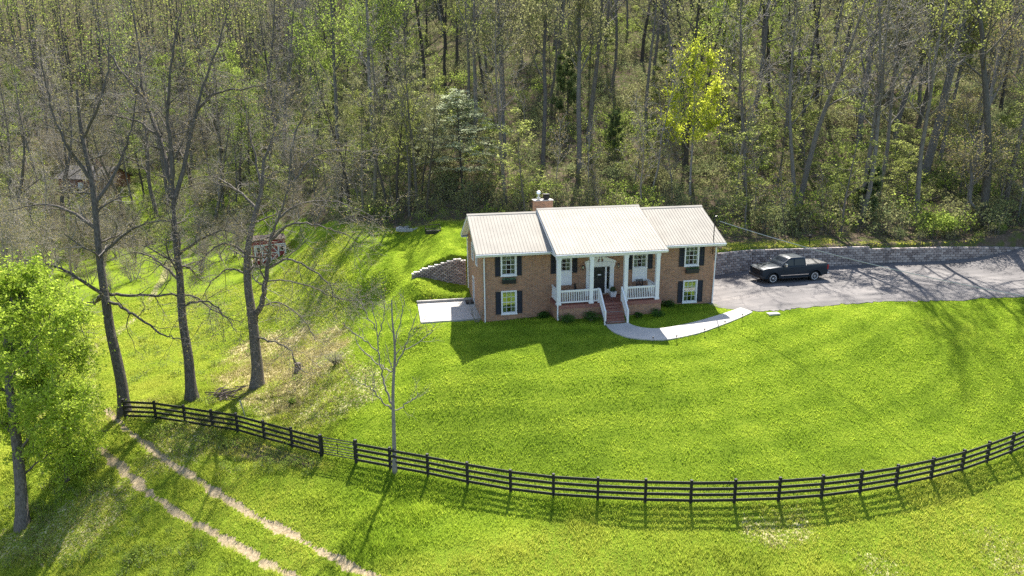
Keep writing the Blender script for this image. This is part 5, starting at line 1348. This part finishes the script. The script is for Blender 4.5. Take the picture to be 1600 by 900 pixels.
# leaning big trunks on the right slope
RT = [dict(n=8, t0=.3, ang=45, len=4., abs=True, seg=6, wob=.14, up=.06, k=5, rr=.42, rmin=.03, fall=.4),
      dict(n=7, t0=.2, ang=46, len=2., abs=True, seg=4, wob=.16, up=.05, k=3, rr=.5, rmin=.018, fall=.4, leaf=1.5, ls=.3),
      dict(n=5, t0=.15, ang=45, len=1., abs=True, seg=3, wob=.16, up=.03, k=3, rr=.6, rmin=.014, fall=.3, leaf=4, ls=.3)]
for lab, tr, lm, r0, lf in [
    ('tall grey tree with a forked top on the slope above the parked truck', [(1342, 222), (1346, 180), (1352, 140), (1358, 100), (1366, 55), (1376, 10), (1384, -40)], [([(1354, 130, 0), (1346, 90, .5), (1342, 40, 1), (1335, -20, 1)], .17), ([(1362, 70, 0), (1385, 35, -.6), (1420, 10, -1), (1450, -10, -1)], .14)], .33, 'leaf_yellow'),
    ('thick leaning trunk with a curved right limb, high on the slope above the wall', [(1398, 228), (1402, 195), (1412, 160), (1424, 125), (1440, 95), (1452, 60), (1458, 0)], [([(1426, 120, 0), (1415, 70, .5), (1408, 20, .8)], .12), ([(1450, 65, 0), (1475, 30, -.5), (1490, 0, -.8)], .13)], .33, 'leaf_olive'),
    ('biggest leaning trunk on the right slope, standing lowest above the wall', [(1443, 276), (1455, 235), (1466, 195), (1476, 150), (1487, 105), (1500, 55), (1512, 0), (1522, -50)], [([(1476, 150, 0), (1492, 100, .6), (1510, 60, 1), (1535, 20, 1.2)], .2), ([(1470, 180, 0), (1480, 110, -.6), (1478, 40, -1), (1482, -20, -1)], .18), ([(1490, 95, 0), (1520, 45, -1), (1540, 10, -1.4)], .15)], .46, 'leaf_yellow'),
    ('slim trunk leaning right beside the biggest leaning trunk', [(1468, 252), (1476, 215), (1488, 165), (1500, 110), (1512, 55), (1520, 0)], [([(1495, 130, 0), (1510, 95, .5), (1530, 50, .8)], .1)], .22, 'leaf_olive'),
    ('pale crooked bare tree near the right edge just above the wall', [(1512, 330), (1518, 285), (1530, 235), (1540, 190), (1550, 140), (1560, 90), (1572, 30)], [([(1530, 235, 0), (1512, 200, .6), (1505, 180, .8)], .1), ([(1545, 165, 0), (1575, 110, -.6), (1590, 60, -1)], .12)], .22, 'leaf_bud'),
    ('bent dark tree hooking upward at the right edge of the woods', [(1537, 350), (1528, 330), (1515, 312), (1518, 280), (1516, 250)], [([(1516, 300, 0), (1530, 270, .5), (1548, 250, .8)], .06)], .16, 'leaf_bud'),
    ('straight dark trunk behind the chimney, tallest in the middle of the woods', [(905, 272), (905, 220), (904, 160), (905, 100), (905, 40), (904, -20)], [([(905, 120, 0), (925, 70, .5), (935, 20, .8)], .12), ([(905, 90, 0), (885, 45, -.6), (878, 0, -.8)], .12)], .30, 'leaf_olive'),
    ('dark trunk pair partner left of the straight trunk behind the chimney', [(848, 262), (850, 210), (852, 150), (850, 90), (853, 30), (855, -20)], [([(851, 130, 0), (830, 80, .5), (825, 30, .6)], .1)], .26, 'leaf_olive'),
    ('slim grey trunk standing forward of the woods left of the chimney', [(790, 258), (788, 215), (785, 165), (783, 110), (780, 50), (778, -10)], [([(784, 120, 0), (765, 80, .4), (755, 40, .6)], .09), ([(783, 90, 0), (800, 45, .4), (808, 5, .6)], .09)], .22, 'leaf_olive'),
    ('grey trunk with green leaves left of the white dogwood', [(583, 250), (581, 200), (578, 150), (576, 95), (574, 40), (572, -20)], [([(577, 110, 0), (555, 75, .4), (540, 40, .6)], .1), ([(576, 80, 0), (598, 45, .4), (610, 5, .6)], .1)], .26, 'leaf_green'),
    ('dark trunk with green leaves above the bare brush left of the woods edge', [(528, 268), (527, 215), (525, 160), (522, 100), (520, 40), (517, -20)], [([(524, 140, 0), (500, 100, .4), (480, 60, .6)], .12), ([(523, 110, 0), (548, 75, .4), (562, 40, .6)], .12)], .28, 'leaf_green')]:
    hero('forest_tree', lab, 85, tr, lm, r0, 'bark' if 'pale' not in lab else 'twig', 'twig_dark', lf, .26 if lf != 'leaf_bud' else .16, RT, 400 + tr[0][0], rtop=.5, trunk_sub=.55)

# ------------------------------------------------------------------ the woods
REG = [('valley', 'in the shady valley left of the red shed'), ('lawn', 'on the wooded slope above the back lawn'), ('house', 'on the wooded slope straight behind the brick house'), ('drive', 'on the wooded slope above the driveway wall'), ('edge', 'on the far right of the wooded slope')]
DESC = {'tall': 'tall grey tree with sparse yellow-green leaves', 'olive': 'dark-trunked tree with thin olive leaves', 'bare': 'tall nearly leafless grey tree', 'green': 'fresh green leafy tree', 'young': 'small understorey tree with olive leaf sprays', 'sapling': 'thin leafless grey sapling', 'cedar': 'dark evergreen cedar', 'thicket': 'leafless multi-stemmed thicket tree', 'bigbare': 'large spreading leafless grey tree'}
NAME = {'tall': 'tall_tree', 'olive': 'olive_tree', 'bare': 'leafless_tree', 'green': 'green_tree', 'young': 'understorey_tree', 'sapling': 'sapling', 'cedar': 'cedar_tree', 'thicket': 'thicket_tree', 'bigbare': 'spreading_tree'}
NAME['olive'] = 'dark_trunk_tree'
def region(x, y, px):
    if x < -14 or px < 400: return 0
    if px < 740: return 1
    if px < 1120: return 2
    if px < 1440: return 3
    return 4
def put(key, x, y, sc=1., tilt=None, i=None):
    z = tz(x, y); px, py, zc = project(x, y, z); rg = REG[region(x, y, px)][1]; v = KINDS[key]; k = rnd.randrange(len(v)) if i is None else i
    lab = DESC[key] + ' ' + rg; tl = tilt or (rnd.gauss(0, .035), rnd.gauss(0, .035))
    return make_tree(NAME[key], v[k], (x, y, z - .1), rnd.uniform(0, 6.28), sc, tl, lab, 'woods: ' + lab)
taken = []
def far_enough(x, y, d):
    return all((x - a) ** 2 + (y - b) ** 2 > d * d for a, b in taken)
for o in bpy.data.objects:
    if o.parent is None and o.get('category') == 'tree': taken.append((o.location.x, o.location.y))
# valley trees at the left, whose feet one can see
for px, py, key, sc in [(22, 335, 'bare', .8), (62, 300, 'bare', .85), (98, 255, 'bare', .9), (115, 372, 'bare', .55), (150, 330, 'olive', .7), (208, 322, 'bare', .7), (226, 312, 'green', .75), (236, 306, 'bare', .75),
                        (262, 310, 'bare', .9), (300, 268, 'bare', .85), (330, 285, 'bare', .6), (40, 430, 'bare', .55), (75, 395, 'sapling', 1.3), (10, 400, 'bare', .6), (130, 395, 'sapling', 1.4), (340, 345, 'sapling', 1.3), (370, 330, 'bare', .5),
                        (455, 318, 'bare', .48), (495, 322, 'bare', .42), (530, 335, 'sapling', 1.3), (560, 330, 'sapling', 1.1), (420, 300, 'bare', .6), (390, 285, 'green', .8), (350, 250, 'green', .9), (465, 300, 'sapling', 1.4), (440, 330, 'sapling', 1.2), (510, 300, 'young', 1.), (85, 350, 'bare', .6), (50, 370, 'sapling', 1.4), (170, 380, 'sapling', 1.2),
                        (15, 455, 'thicket', 1.3), (75, 440, 'thicket', 1.3), (112, 425, 'thicket', 1.2), (160, 385, 'thicket', 1.4), (30, 425, 'thicket', 1.4), (262, 330, 'bigbare', 1.), (245, 338, 'bigbare', .9), (335, 352, 'bigbare', .8), (30, 390, 'bigbare', 1.), (100, 360, 'bigbare', 1.05), (195, 350, 'bigbare', .95), (300, 300, 'bigbare', 1.),
                        (532, 345, 'olive', .5), (568, 342, 'tall', .5), (606, 338, 'olive', .55), (640, 336, 'tall', .5), (668, 340, 'olive', .45), (548, 332, 'olive', .62), (586, 330, 'bare', .75), (622, 326, 'olive', .6), (652, 320, 'bare', .7), (790, 318, 'bare', .7),
                        (1232, 348, 'young', .55), (1285, 345, 'sapling', .8), (1352, 340, 'cedar', .7), (1385, 300, 'young', .8), (1325, 335, 'young', .7), (1180, 340, 'sapling', 1.), (1145, 335, 'sapling', 1.1), (1215, 290, 'young', 1.), (1165, 280, 'young', 1.), (1250, 250, 'olive', .8), (1260, 300, 'young', .9), (1420, 330, 'young', .8), (1560, 330, 'sapling', 1.), (1590, 345, 'young', .8), (1500, 300, 'young', .9),
                        (990, 290, 'young', .8), (960, 240, 'cedar', .55), (870, 290, 'sapling', 1.2), (920, 300, 'sapling', 1.), (1020, 300, 'sapling', 1.3), (1050, 310, 'sapling', 1.2), (660, 310, 'olive', .4), (610, 320, 'young', .7), (760, 310, 'young', .6), (640, 300, 'young', .9), (820, 300, 'young', .6)]:
    g = ground_hit(px, py)
    if g is not None: put(key, g[0], g[1], sc); taken.append((g[0], g[1]))
rng = np.random.default_rng(21)
for poly, n_, sc_ in (([(0, 300), (200, 320), (215, 420), (130, 450), (0, 430)], 20, .85), ([(255, 300), (345, 300), (365, 370), (300, 400), (270, 390)], 13, .6), ([(400, 270), (590, 280), (575, 345), (470, 348), (420, 335)], 13, .75), ([(0, 200), (330, 200), (330, 290), (0, 290)], 18, 1.15), ([(335, 330), (392, 335), (390, 400), (350, 415)], 6, .55), ([(400, 325), (470, 325), (470, 352), (400, 352)], 5, .6), ([(110, 400), (330, 385), (330, 450), (250, 460), (110, 450)], 7, .5)):
    k_ = 0
    for _ in range(400):
        px, py = rng.uniform(0, 600), rng.uniform(190, 460)
        if not in_poly(np.array([px]), np.array([py]), poly)[0]: continue
        g = ground_hit(px, py)
        if g is None or not far_enough(g[0], g[1], 2.2): continue
        taken.append((g[0], g[1])); put('thicket', g[0], g[1], sc_ * rng.uniform(.75, 1.2)); k_ += 1
        if k_ >= n_: break
SIGHT = []
for o in bpy.data.objects:   # keep the featured trees in view: nothing big stands right in front of them
    if o.parent is None and o.name.split('.')[0] in ('dogwood', 'lime_maple', 'forest_tree'):
        q = project(*o.location); SIGHT.append((q[0], q[1], q[2] + (4 if o.name.startswith('forest') else 1)))
    if o.parent is None and o.name.split('.')[0] == 'lime_maple': SIGHT += [(q[0] - 35, q[1], q[2]), (q[0] + 35, q[1], q[2])]
    if o.parent is None and o.name.split('.')[0] == 'dogwood': SIGHT += [(q[0] - 45, q[1], q[2]), (q[0] + 35, q[1], q[2])]
cand = []
for _ in range(9000):
    x = rng.uniform(-120, 125); y = rng.uniform(8, 205)
    e = float(yedge(x))
    if y < e + .6: continue
    z = tz(x, y); px, py, zc = project(x, y, z)
    if zc < 30 or px < -90 or px > 1720 or py < -60: continue
    if -76 < x < -18 and 40 < y < 100 and rng.random() < .8: continue     # sunny valley meadow
    if -26 < x < -13 and y < 48: continue
    if any(abs(px - hx) < 26 and hy - 190 < py < hy + 160 and zc < hz for hx, hy, hz in SIGHT): continue
    d = 2.6 if y - e < 14 else ((4.7 if zc < 110 else 5.4) if px > 520 else 4.1)
    if not far_enough(x, y, d): continue
    taken.append((x, y)); cand.append((zc, x, y, px, py))
cand.sort()
NI = 270
nearc, farc = cand[:NI], cand[NI:]
for zc, x, y, px, py in nearc:
    e = y - float(yedge(x)); u = rng.random()
    gl = (1.0 if px < 720 else .15) * (.3 + 1.4 * float(vnoise(x, y, 22, 40)))
    if e < 7: key = 'sapling' if u < .78 else 'young'
    elif e < 15 and px > 560: key = 'young' if u < .28 else ('sapling' if u < .78 else 'bare')
    elif u < .20: key = 'young'
    elif u < .32: key = 'sapling'
    elif u < .32 + .3 * gl + .02: key = 'green'
    elif u < .54: key = 'tall'
    elif u < .72: key = 'olive'
    elif u < .99: key = 'bare'
    else: key = 'cedar'
    put(key, x, y, rng.uniform(.72, 1.08))
# roadside neighbours, some added in view to throw shadows on lawn and driveway
for x, y, key, sc in [(49.5, 10.5, 'tall', .95), (53.5, 12, 'bare', 1.05), (39, 13.5, 'bare', .85), (57, 9, 'bare', .95), (38.2, 12.6, 'bare', 1.0), (43.6, 11.8, 'bare', 1.1)]:
    put(key, x, y, sc)
# distant woods read as one mass
def low(seed, H, r0, leafn, size):
    t = forest_tree(seed, H, r0, .35, [dict(n=16, t0=.4, ang=48, len=.26, seg=3, wob=.14, up=.1, k=3, rr=.45, rmin=.04, fall=.5),
                                        dict(n=5, t0=.25, ang=46, len=.45, seg=2, wob=.16, up=.08, k=3, rr=.6, rmin=.03, fall=.4, leaf=leafn, ls=.5)])
    V1, F1 = tubes(t.trunk); V2, F2 = tubes(t.twig)
    V3, F3_ = leaf_quads(t.rng, np.array(t.lp), size)
    return np.concatenate([V1, V2, V3]), np.concatenate([F1, F2 + len(V1)]), F3_ + len(V1) + len(V2)
LOWS = [(low(500 + i, 21 + 2 * i, .26, 5 if i % 3 else 2, .42), [1, 2, 3, 1][i % 4]) for i in range(5)]
VV, FB, FL, off = [], [], {1: [], 2: [], 3: []}, 0
for zc, x, y, px, py in farc:
    (V, F, Fl), mi = LOWS[rng.integers(len(LOWS))]; a = rng.uniform(0, 6.28); s = rng.uniform(.75, 1.1)
    Rm = np.array([[math.cos(a), -math.sin(a), 0], [math.sin(a), math.cos(a), 0], [0, 0, 1]]) * s
    VV.append(V @ Rm.T + np.array([x, y, tz(x, y)])); FB.append(F + off); FL[mi].append(Fl + off); off += len(V)
if VV:
    gr = [(np.concatenate(FB), 0)] + [(np.concatenate(f), k) for k, f in FL.items() if f]
    me = np_mesh('distant_woods', np.concatenate(VV), gr, [M['bark'], M['leaf_yellow'], M['leaf_olive'], M['leaf_green']])
    tag(link(bpy.data.objects.new('distant_woods', me)), kind='stuff')

# undergrowth: brambles and low brush, one mass
def brush_template(seed, H, ns, nl, size):
    r = np.random.default_rng(seed); st = []; lp = []
    for _ in range(ns):
        a = r.uniform(0, 6.28); q = r.uniform(.1, .5); o = np.array([math.cos(a) * q, math.sin(a) * q, -.05]); h = H * r.uniform(.5, 1.15); l = r.uniform(.1, .7)
        P = np.array([o, o + [math.cos(a) * l * .4, math.sin(a) * l * .4, h * .6], o + [math.cos(a) * l * h * .8, math.sin(a) * l * h * .8, h]])
        st.append((P, np.array([.014, .010, .005]), 3))
        for _ in range(nl // ns): t = r.uniform(.3, 1); lp.append(P[1] * (1 - t) + P[2] * t + r.normal(0, .16, 3))
    V, F = tubes(st); V3, F3_ = leaf_quads(r, np.array(lp), size); return np.concatenate([V, V3]), F, F3_ + len(V)
BR = [brush_template(600 + i, [1.1, 1.5, 2.1, .7][i % 4], 14, 98, .19) for i in range(8)]
VV, FB, FL, off = [], [], {1: [], 2: [], 3: []}, 0
cnt = 0
for _ in range(30000):
    x = rng.uniform(-95, 95); y = rng.uniform(4, 165); e = y - float(yedge(x))
    if e < .2: continue
    if -26 < x < -13 and y < 50: continue
    p_ = 1.0 if e < 12 else (.9 if e < 45 else .45)
    if x < -16 and y < 62: p_ *= .5
    if rng.random() > p_ * (.35 + 1.1 * float(vnoise(x, y, 6, 30))): continue
    z = tz(x, y); px, py, zc = project(x, y, z)
    if px < -60 or px > 1680 or py < -40 or zc < 30: continue
    V, F, Fl = BR[rng.integers(len(BR))]; a = rng.uniform(0, 6.28); s = rng.uniform(.6, 1.25) * (1.15 if e < 6 else .9)
    if e < 1.5: s *= .6
    Rm = np.array([[math.cos(a), -math.sin(a), 0], [math.sin(a), math.cos(a), 0], [0, 0, 1]]) * s
    u = rng.random(); v = float(vnoise(x, y, 5, 31)); mi = 1 if v < .38 else (2 if v < .55 else 3)
    if u < .25: mi = 2
    VV.append(V @ Rm.T + np.array([x, y, z])); FB.append(F + off); FL[mi].append(Fl + off); off += len(V); cnt += 1
gr = [(np.concatenate(FB), 0)] + [(np.concatenate(f), k) for k, f in FL.items() if f]
me = np_mesh('undergrowth', np.concatenate(VV), gr, [M['twig_dark'], M['leaf_bramble'], M['leaf_olive'], M['leaf_green']])
tag(link(bpy.data.objects.new('undergrowth', me)), kind='stuff')
# weeds below the left end of the fence and on the bank
VV, FB, FL, off = [], [], [], 0
for _ in range(900):
    px, py = rng.uniform(-20, 520), rng.uniform(500, 900)
    if not ((in_poly(np.array([px]), np.array([py]), [(-20, 900), (-20, 780), (140, 700), (200, 770), (330, 860), (380, 900)])[0] and rng.random() < .35) or (in_poly(np.array([px]), np.array([py]), [(190, 600), (240, 520), (330, 500), (340, 590)])[0] and rng.random() < .5) or in_poly(np.array([px]), np.array([py]), [(205, 655), (330, 668), (520, 715), (510, 748), (430, 745), (330, 730), (240, 690)])[0] or (rng.random() < .12 and py < 660)): continue
    g = ground_hit(px, py)
    if g is None or dist_poly(g[:1], g[1:2], FENCE)[0] < .25: continue
    V, F, Fl = BR[3 if rng.random() < .6 else 7]; s = rng.uniform(.3, .75); a = rng.uniform(0, 6.28)
    Rm = np.array([[math.cos(a), -math.sin(a), 0], [math.sin(a), math.cos(a), 0], [0, 0, 1]]) * s
    VV.append(V @ Rm.T + g); FB.append(F + off); FL.append(Fl + off); off += len(V)
me = np_mesh('weeds', np.concatenate(VV), [(np.concatenate(FB), 0), (np.concatenate(FL), 1)], [M['twig'], M['leaf_green']])
tag(link(bpy.data.objects.new('weeds', me)), kind='stuff')

# ------------------------------------------------------------------ single shrubs, stump, brush pile, post
def gbush(px, py, R, label, **k):
    g = ground_hit(px, py); return bush(g[0], g[1], R, label, **k)
gbush(1480, 368, 1.35, 'big fresh green shrub on the bank above the right part of the wall', mat='leaf_green', n=2600, sq=.95, size=.15, seed=21, group=None, twigs=30)
gbush(1448, 345, .8, 'smaller green shrub left of the big one above the right part of the wall', mat='leaf_green', n=900, size=.15, seed=22, group=None)
gbush(1556, 360, .7, 'low green shrub near the right edge above the wall', mat='leaf_green', n=700, size=.14, seed=23, group=None)
gbush(523, 570, .85, 'pale greyish shrub on the straw bank beside the lawn', mat='grey_shrub', n=800, size=.09, seed=24, group=None, twigs=40)
gbush(455, 632, .35, 'low green tuft on the straw bank', mat='leaf_green', n=260, size=.12, seed=25, group=None)
def bare_shrub(x, y, H, label):
    t = Tree(31); z = tz(x, y)
    for i in range(13):
        a = t.rng.uniform(0, 6.28); d = np.array([math.cos(a) * .35, math.sin(a) * .35, 1]); P, R = t.path((math.cos(a) * .08, math.sin(a) * .08, -.1), d, H * t.rng.uniform(.7, 1.1), .018, 6, .08, .04, .3)
        t.trunk.append((P, R, 5)); t.spread(P, R, 0, [dict(n=5, t0=.3, ang=30, len=.6, abs=True, seg=4, wob=.12, up=.08, k=3, rr=.6, rmin=.006, leaf=.3, ls=.03)], 0)
    tm, cm_2 = tree_meshes(t, 'twig', 'twig', 'leaf_bud', .05)
    r = empty('bare_shrub', (x, y, z), 0, label, 'shrub')
    link(bpy.data.objects.new('stems', tm), r); link(bpy.data.objects.new('twigs', cm_2), r)
bare_shrub(-.42, .35, 1.75, 'leafless multi-stemmed shrub at the left front corner of the brick house')
g = ground_hit(466, 580)
sm = MB(); sm.lathe([(.42, -.2), (.30, .06), (.24, .3), (.22, .62), (.16, .66)], tuple(g), 11); sm.tube([tuple(g + [.1, 0, .1]), tuple(g + [.5, -.2, .05]), tuple(g + [1.1, -.5, -.2])], [.09, .06, .03], 6); sm.tube([tuple(g + [-.1, 0, .5]), tuple(g + [-.3, .1, 1.0])], [.08, .03], 6)
tag(sm.build('tree_stump', M['wood'], None, smooth=True), 'broken dark tree stump on the straw bank below the broad tree', 'stump')
g = ground_hit(357, 618); bp = MB(); rr = random.Random(8)
for k in range(70):
    a = rr.gauss(.3, .5); l = rr.uniform(.3, .9); x, y = g[0] + rr.gauss(0, .65), g[1] + rr.gauss(0, .5); z = tz(x, y) + max(0, rr.gauss(.12, .1)); w = rr.uniform(.02, .06)
    dx, dy = math.cos(a) * l / 2, math.sin(a) * l / 2; bp.tube([(x - dx, y - dy, z), (x, y, z + rr.uniform(-.02, .06)), (x + dx, y + dy, z + rr.uniform(-.06, .12))], [w, w * .9, w * .6], 5)
tag(bp.build('brush_pile', M['wood']), 'dark pile of dead branches on the ground between two grey trunks', 'brush pile')
g = ground_hit(384, 651)
tag(MB().tube([tuple(g + [0, 0, -.2]), tuple(g + [-.25, .05, 1.15])], .045, 8).build('stake', M['steel']), 'thin pale leaning post behind the fence near the broad tree', 'post')
g = ground_hit(1425, 318); lg = MB(); lg.tube([tuple(g + [-3, .4, .25]), tuple(g + [-1, .1, .2]), tuple(g + [1.5, -.1, .22]), tuple(g + [3.2, .2, .5])], [.16, .15, .12, .07], 8)
tag(lg.build('fallen_log', M['wood'], None, smooth=True), 'fallen log lying across the slope left of the big fresh green shrub', 'log')
g = ground_hit(1328, 146); rk = MB()
if g is not None:
    for k in range(9):
        x, y = g[0] - 1.6 + .4 * k, g[1] + rr.gauss(0, .25); z = tz(x, y); s = rr.uniform(.45, .7)
        rk.hexa([(x - s, y - s, z - .2), (x + s, y - s * .7, z - .2), (x + s, y + s, z - .2), (x - s * .8, y + s, z - .2), (x - s * .7, y - s * .6, z + s), (x + s * .6, y - s * .6, z + s * .8), (x + s * .6, y + s * .6, z + s * .9), (x - s * .5, y + s * .6, z + s)])
    tag(rk.build('rock_outcrop', M['rock'], None, .08), 'pale rock outcrop high on the slope between the tall trunks', 'rock')

# ------------------------------------------------------------------ light, sky, camera
w = bpy.data.worlds.new('World'); scene.world = w; w.use_nodes = True
nt = w.node_tree; bg = nt.nodes['Background']; sky = nt.nodes.new('ShaderNodeTexSky'); sky.sky_type = 'NISHITA'; sky.sun_disc = False
SD_ = Vector((1.36, 3.94, 5.08)).normalized()
sky.sun_elevation = math.asin(SD_.z); sky.sun_rotation = math.atan2(SD_.x, SD_.y); sky.air_density = 1.; sky.dust_density = 1.2
L(nt, sky.outputs[0], bg.inputs[0]); bg.inputs[1].default_value = .10
sl = bpy.data.lights.new('sun', 'SUN'); sl.energy = 5.0; sl.angle = math.radians(.53); sl.color = (1, .95, .87)
so_ = bpy.data.objects.new('sun', sl); COL.objects.link(so_); so_.rotation_euler = SD_.to_track_quat('Z', 'Y').to_euler()
cd = bpy.data.cameras.new('camera'); cam = bpy.data.objects.new('camera', cd); COL.objects.link(cam)
cd.sensor_width = 36.; cd.lens = 36. * FPX / 1600; cd.clip_end = 3000; cd.clip_start = .5
rx = RV * _c + U3 * _s; uy = -RV * _s + U3 * _c
mw = Matrix(((rx[0], uy[0], -F3[0], CAM[0]), (rx[1], uy[1], -F3[1], CAM[1]), (rx[2], uy[2], -F3[2], CAM[2]), (0, 0, 0, 1)))
cam.matrix_world = mw; scene.camera = cam
scene.view_settings.view_transform = 'Standard'; scene.view_settings.look = 'None'; scene.view_settings.gamma = 1.
scene.view_settings.exposure = 1.6; scene.view_settings.use_curve_mapping = False
scene.cycles.max_bounces = 8; scene.cycles.transparent_max_bounces = 12; scene.cycles.use_denoising = False
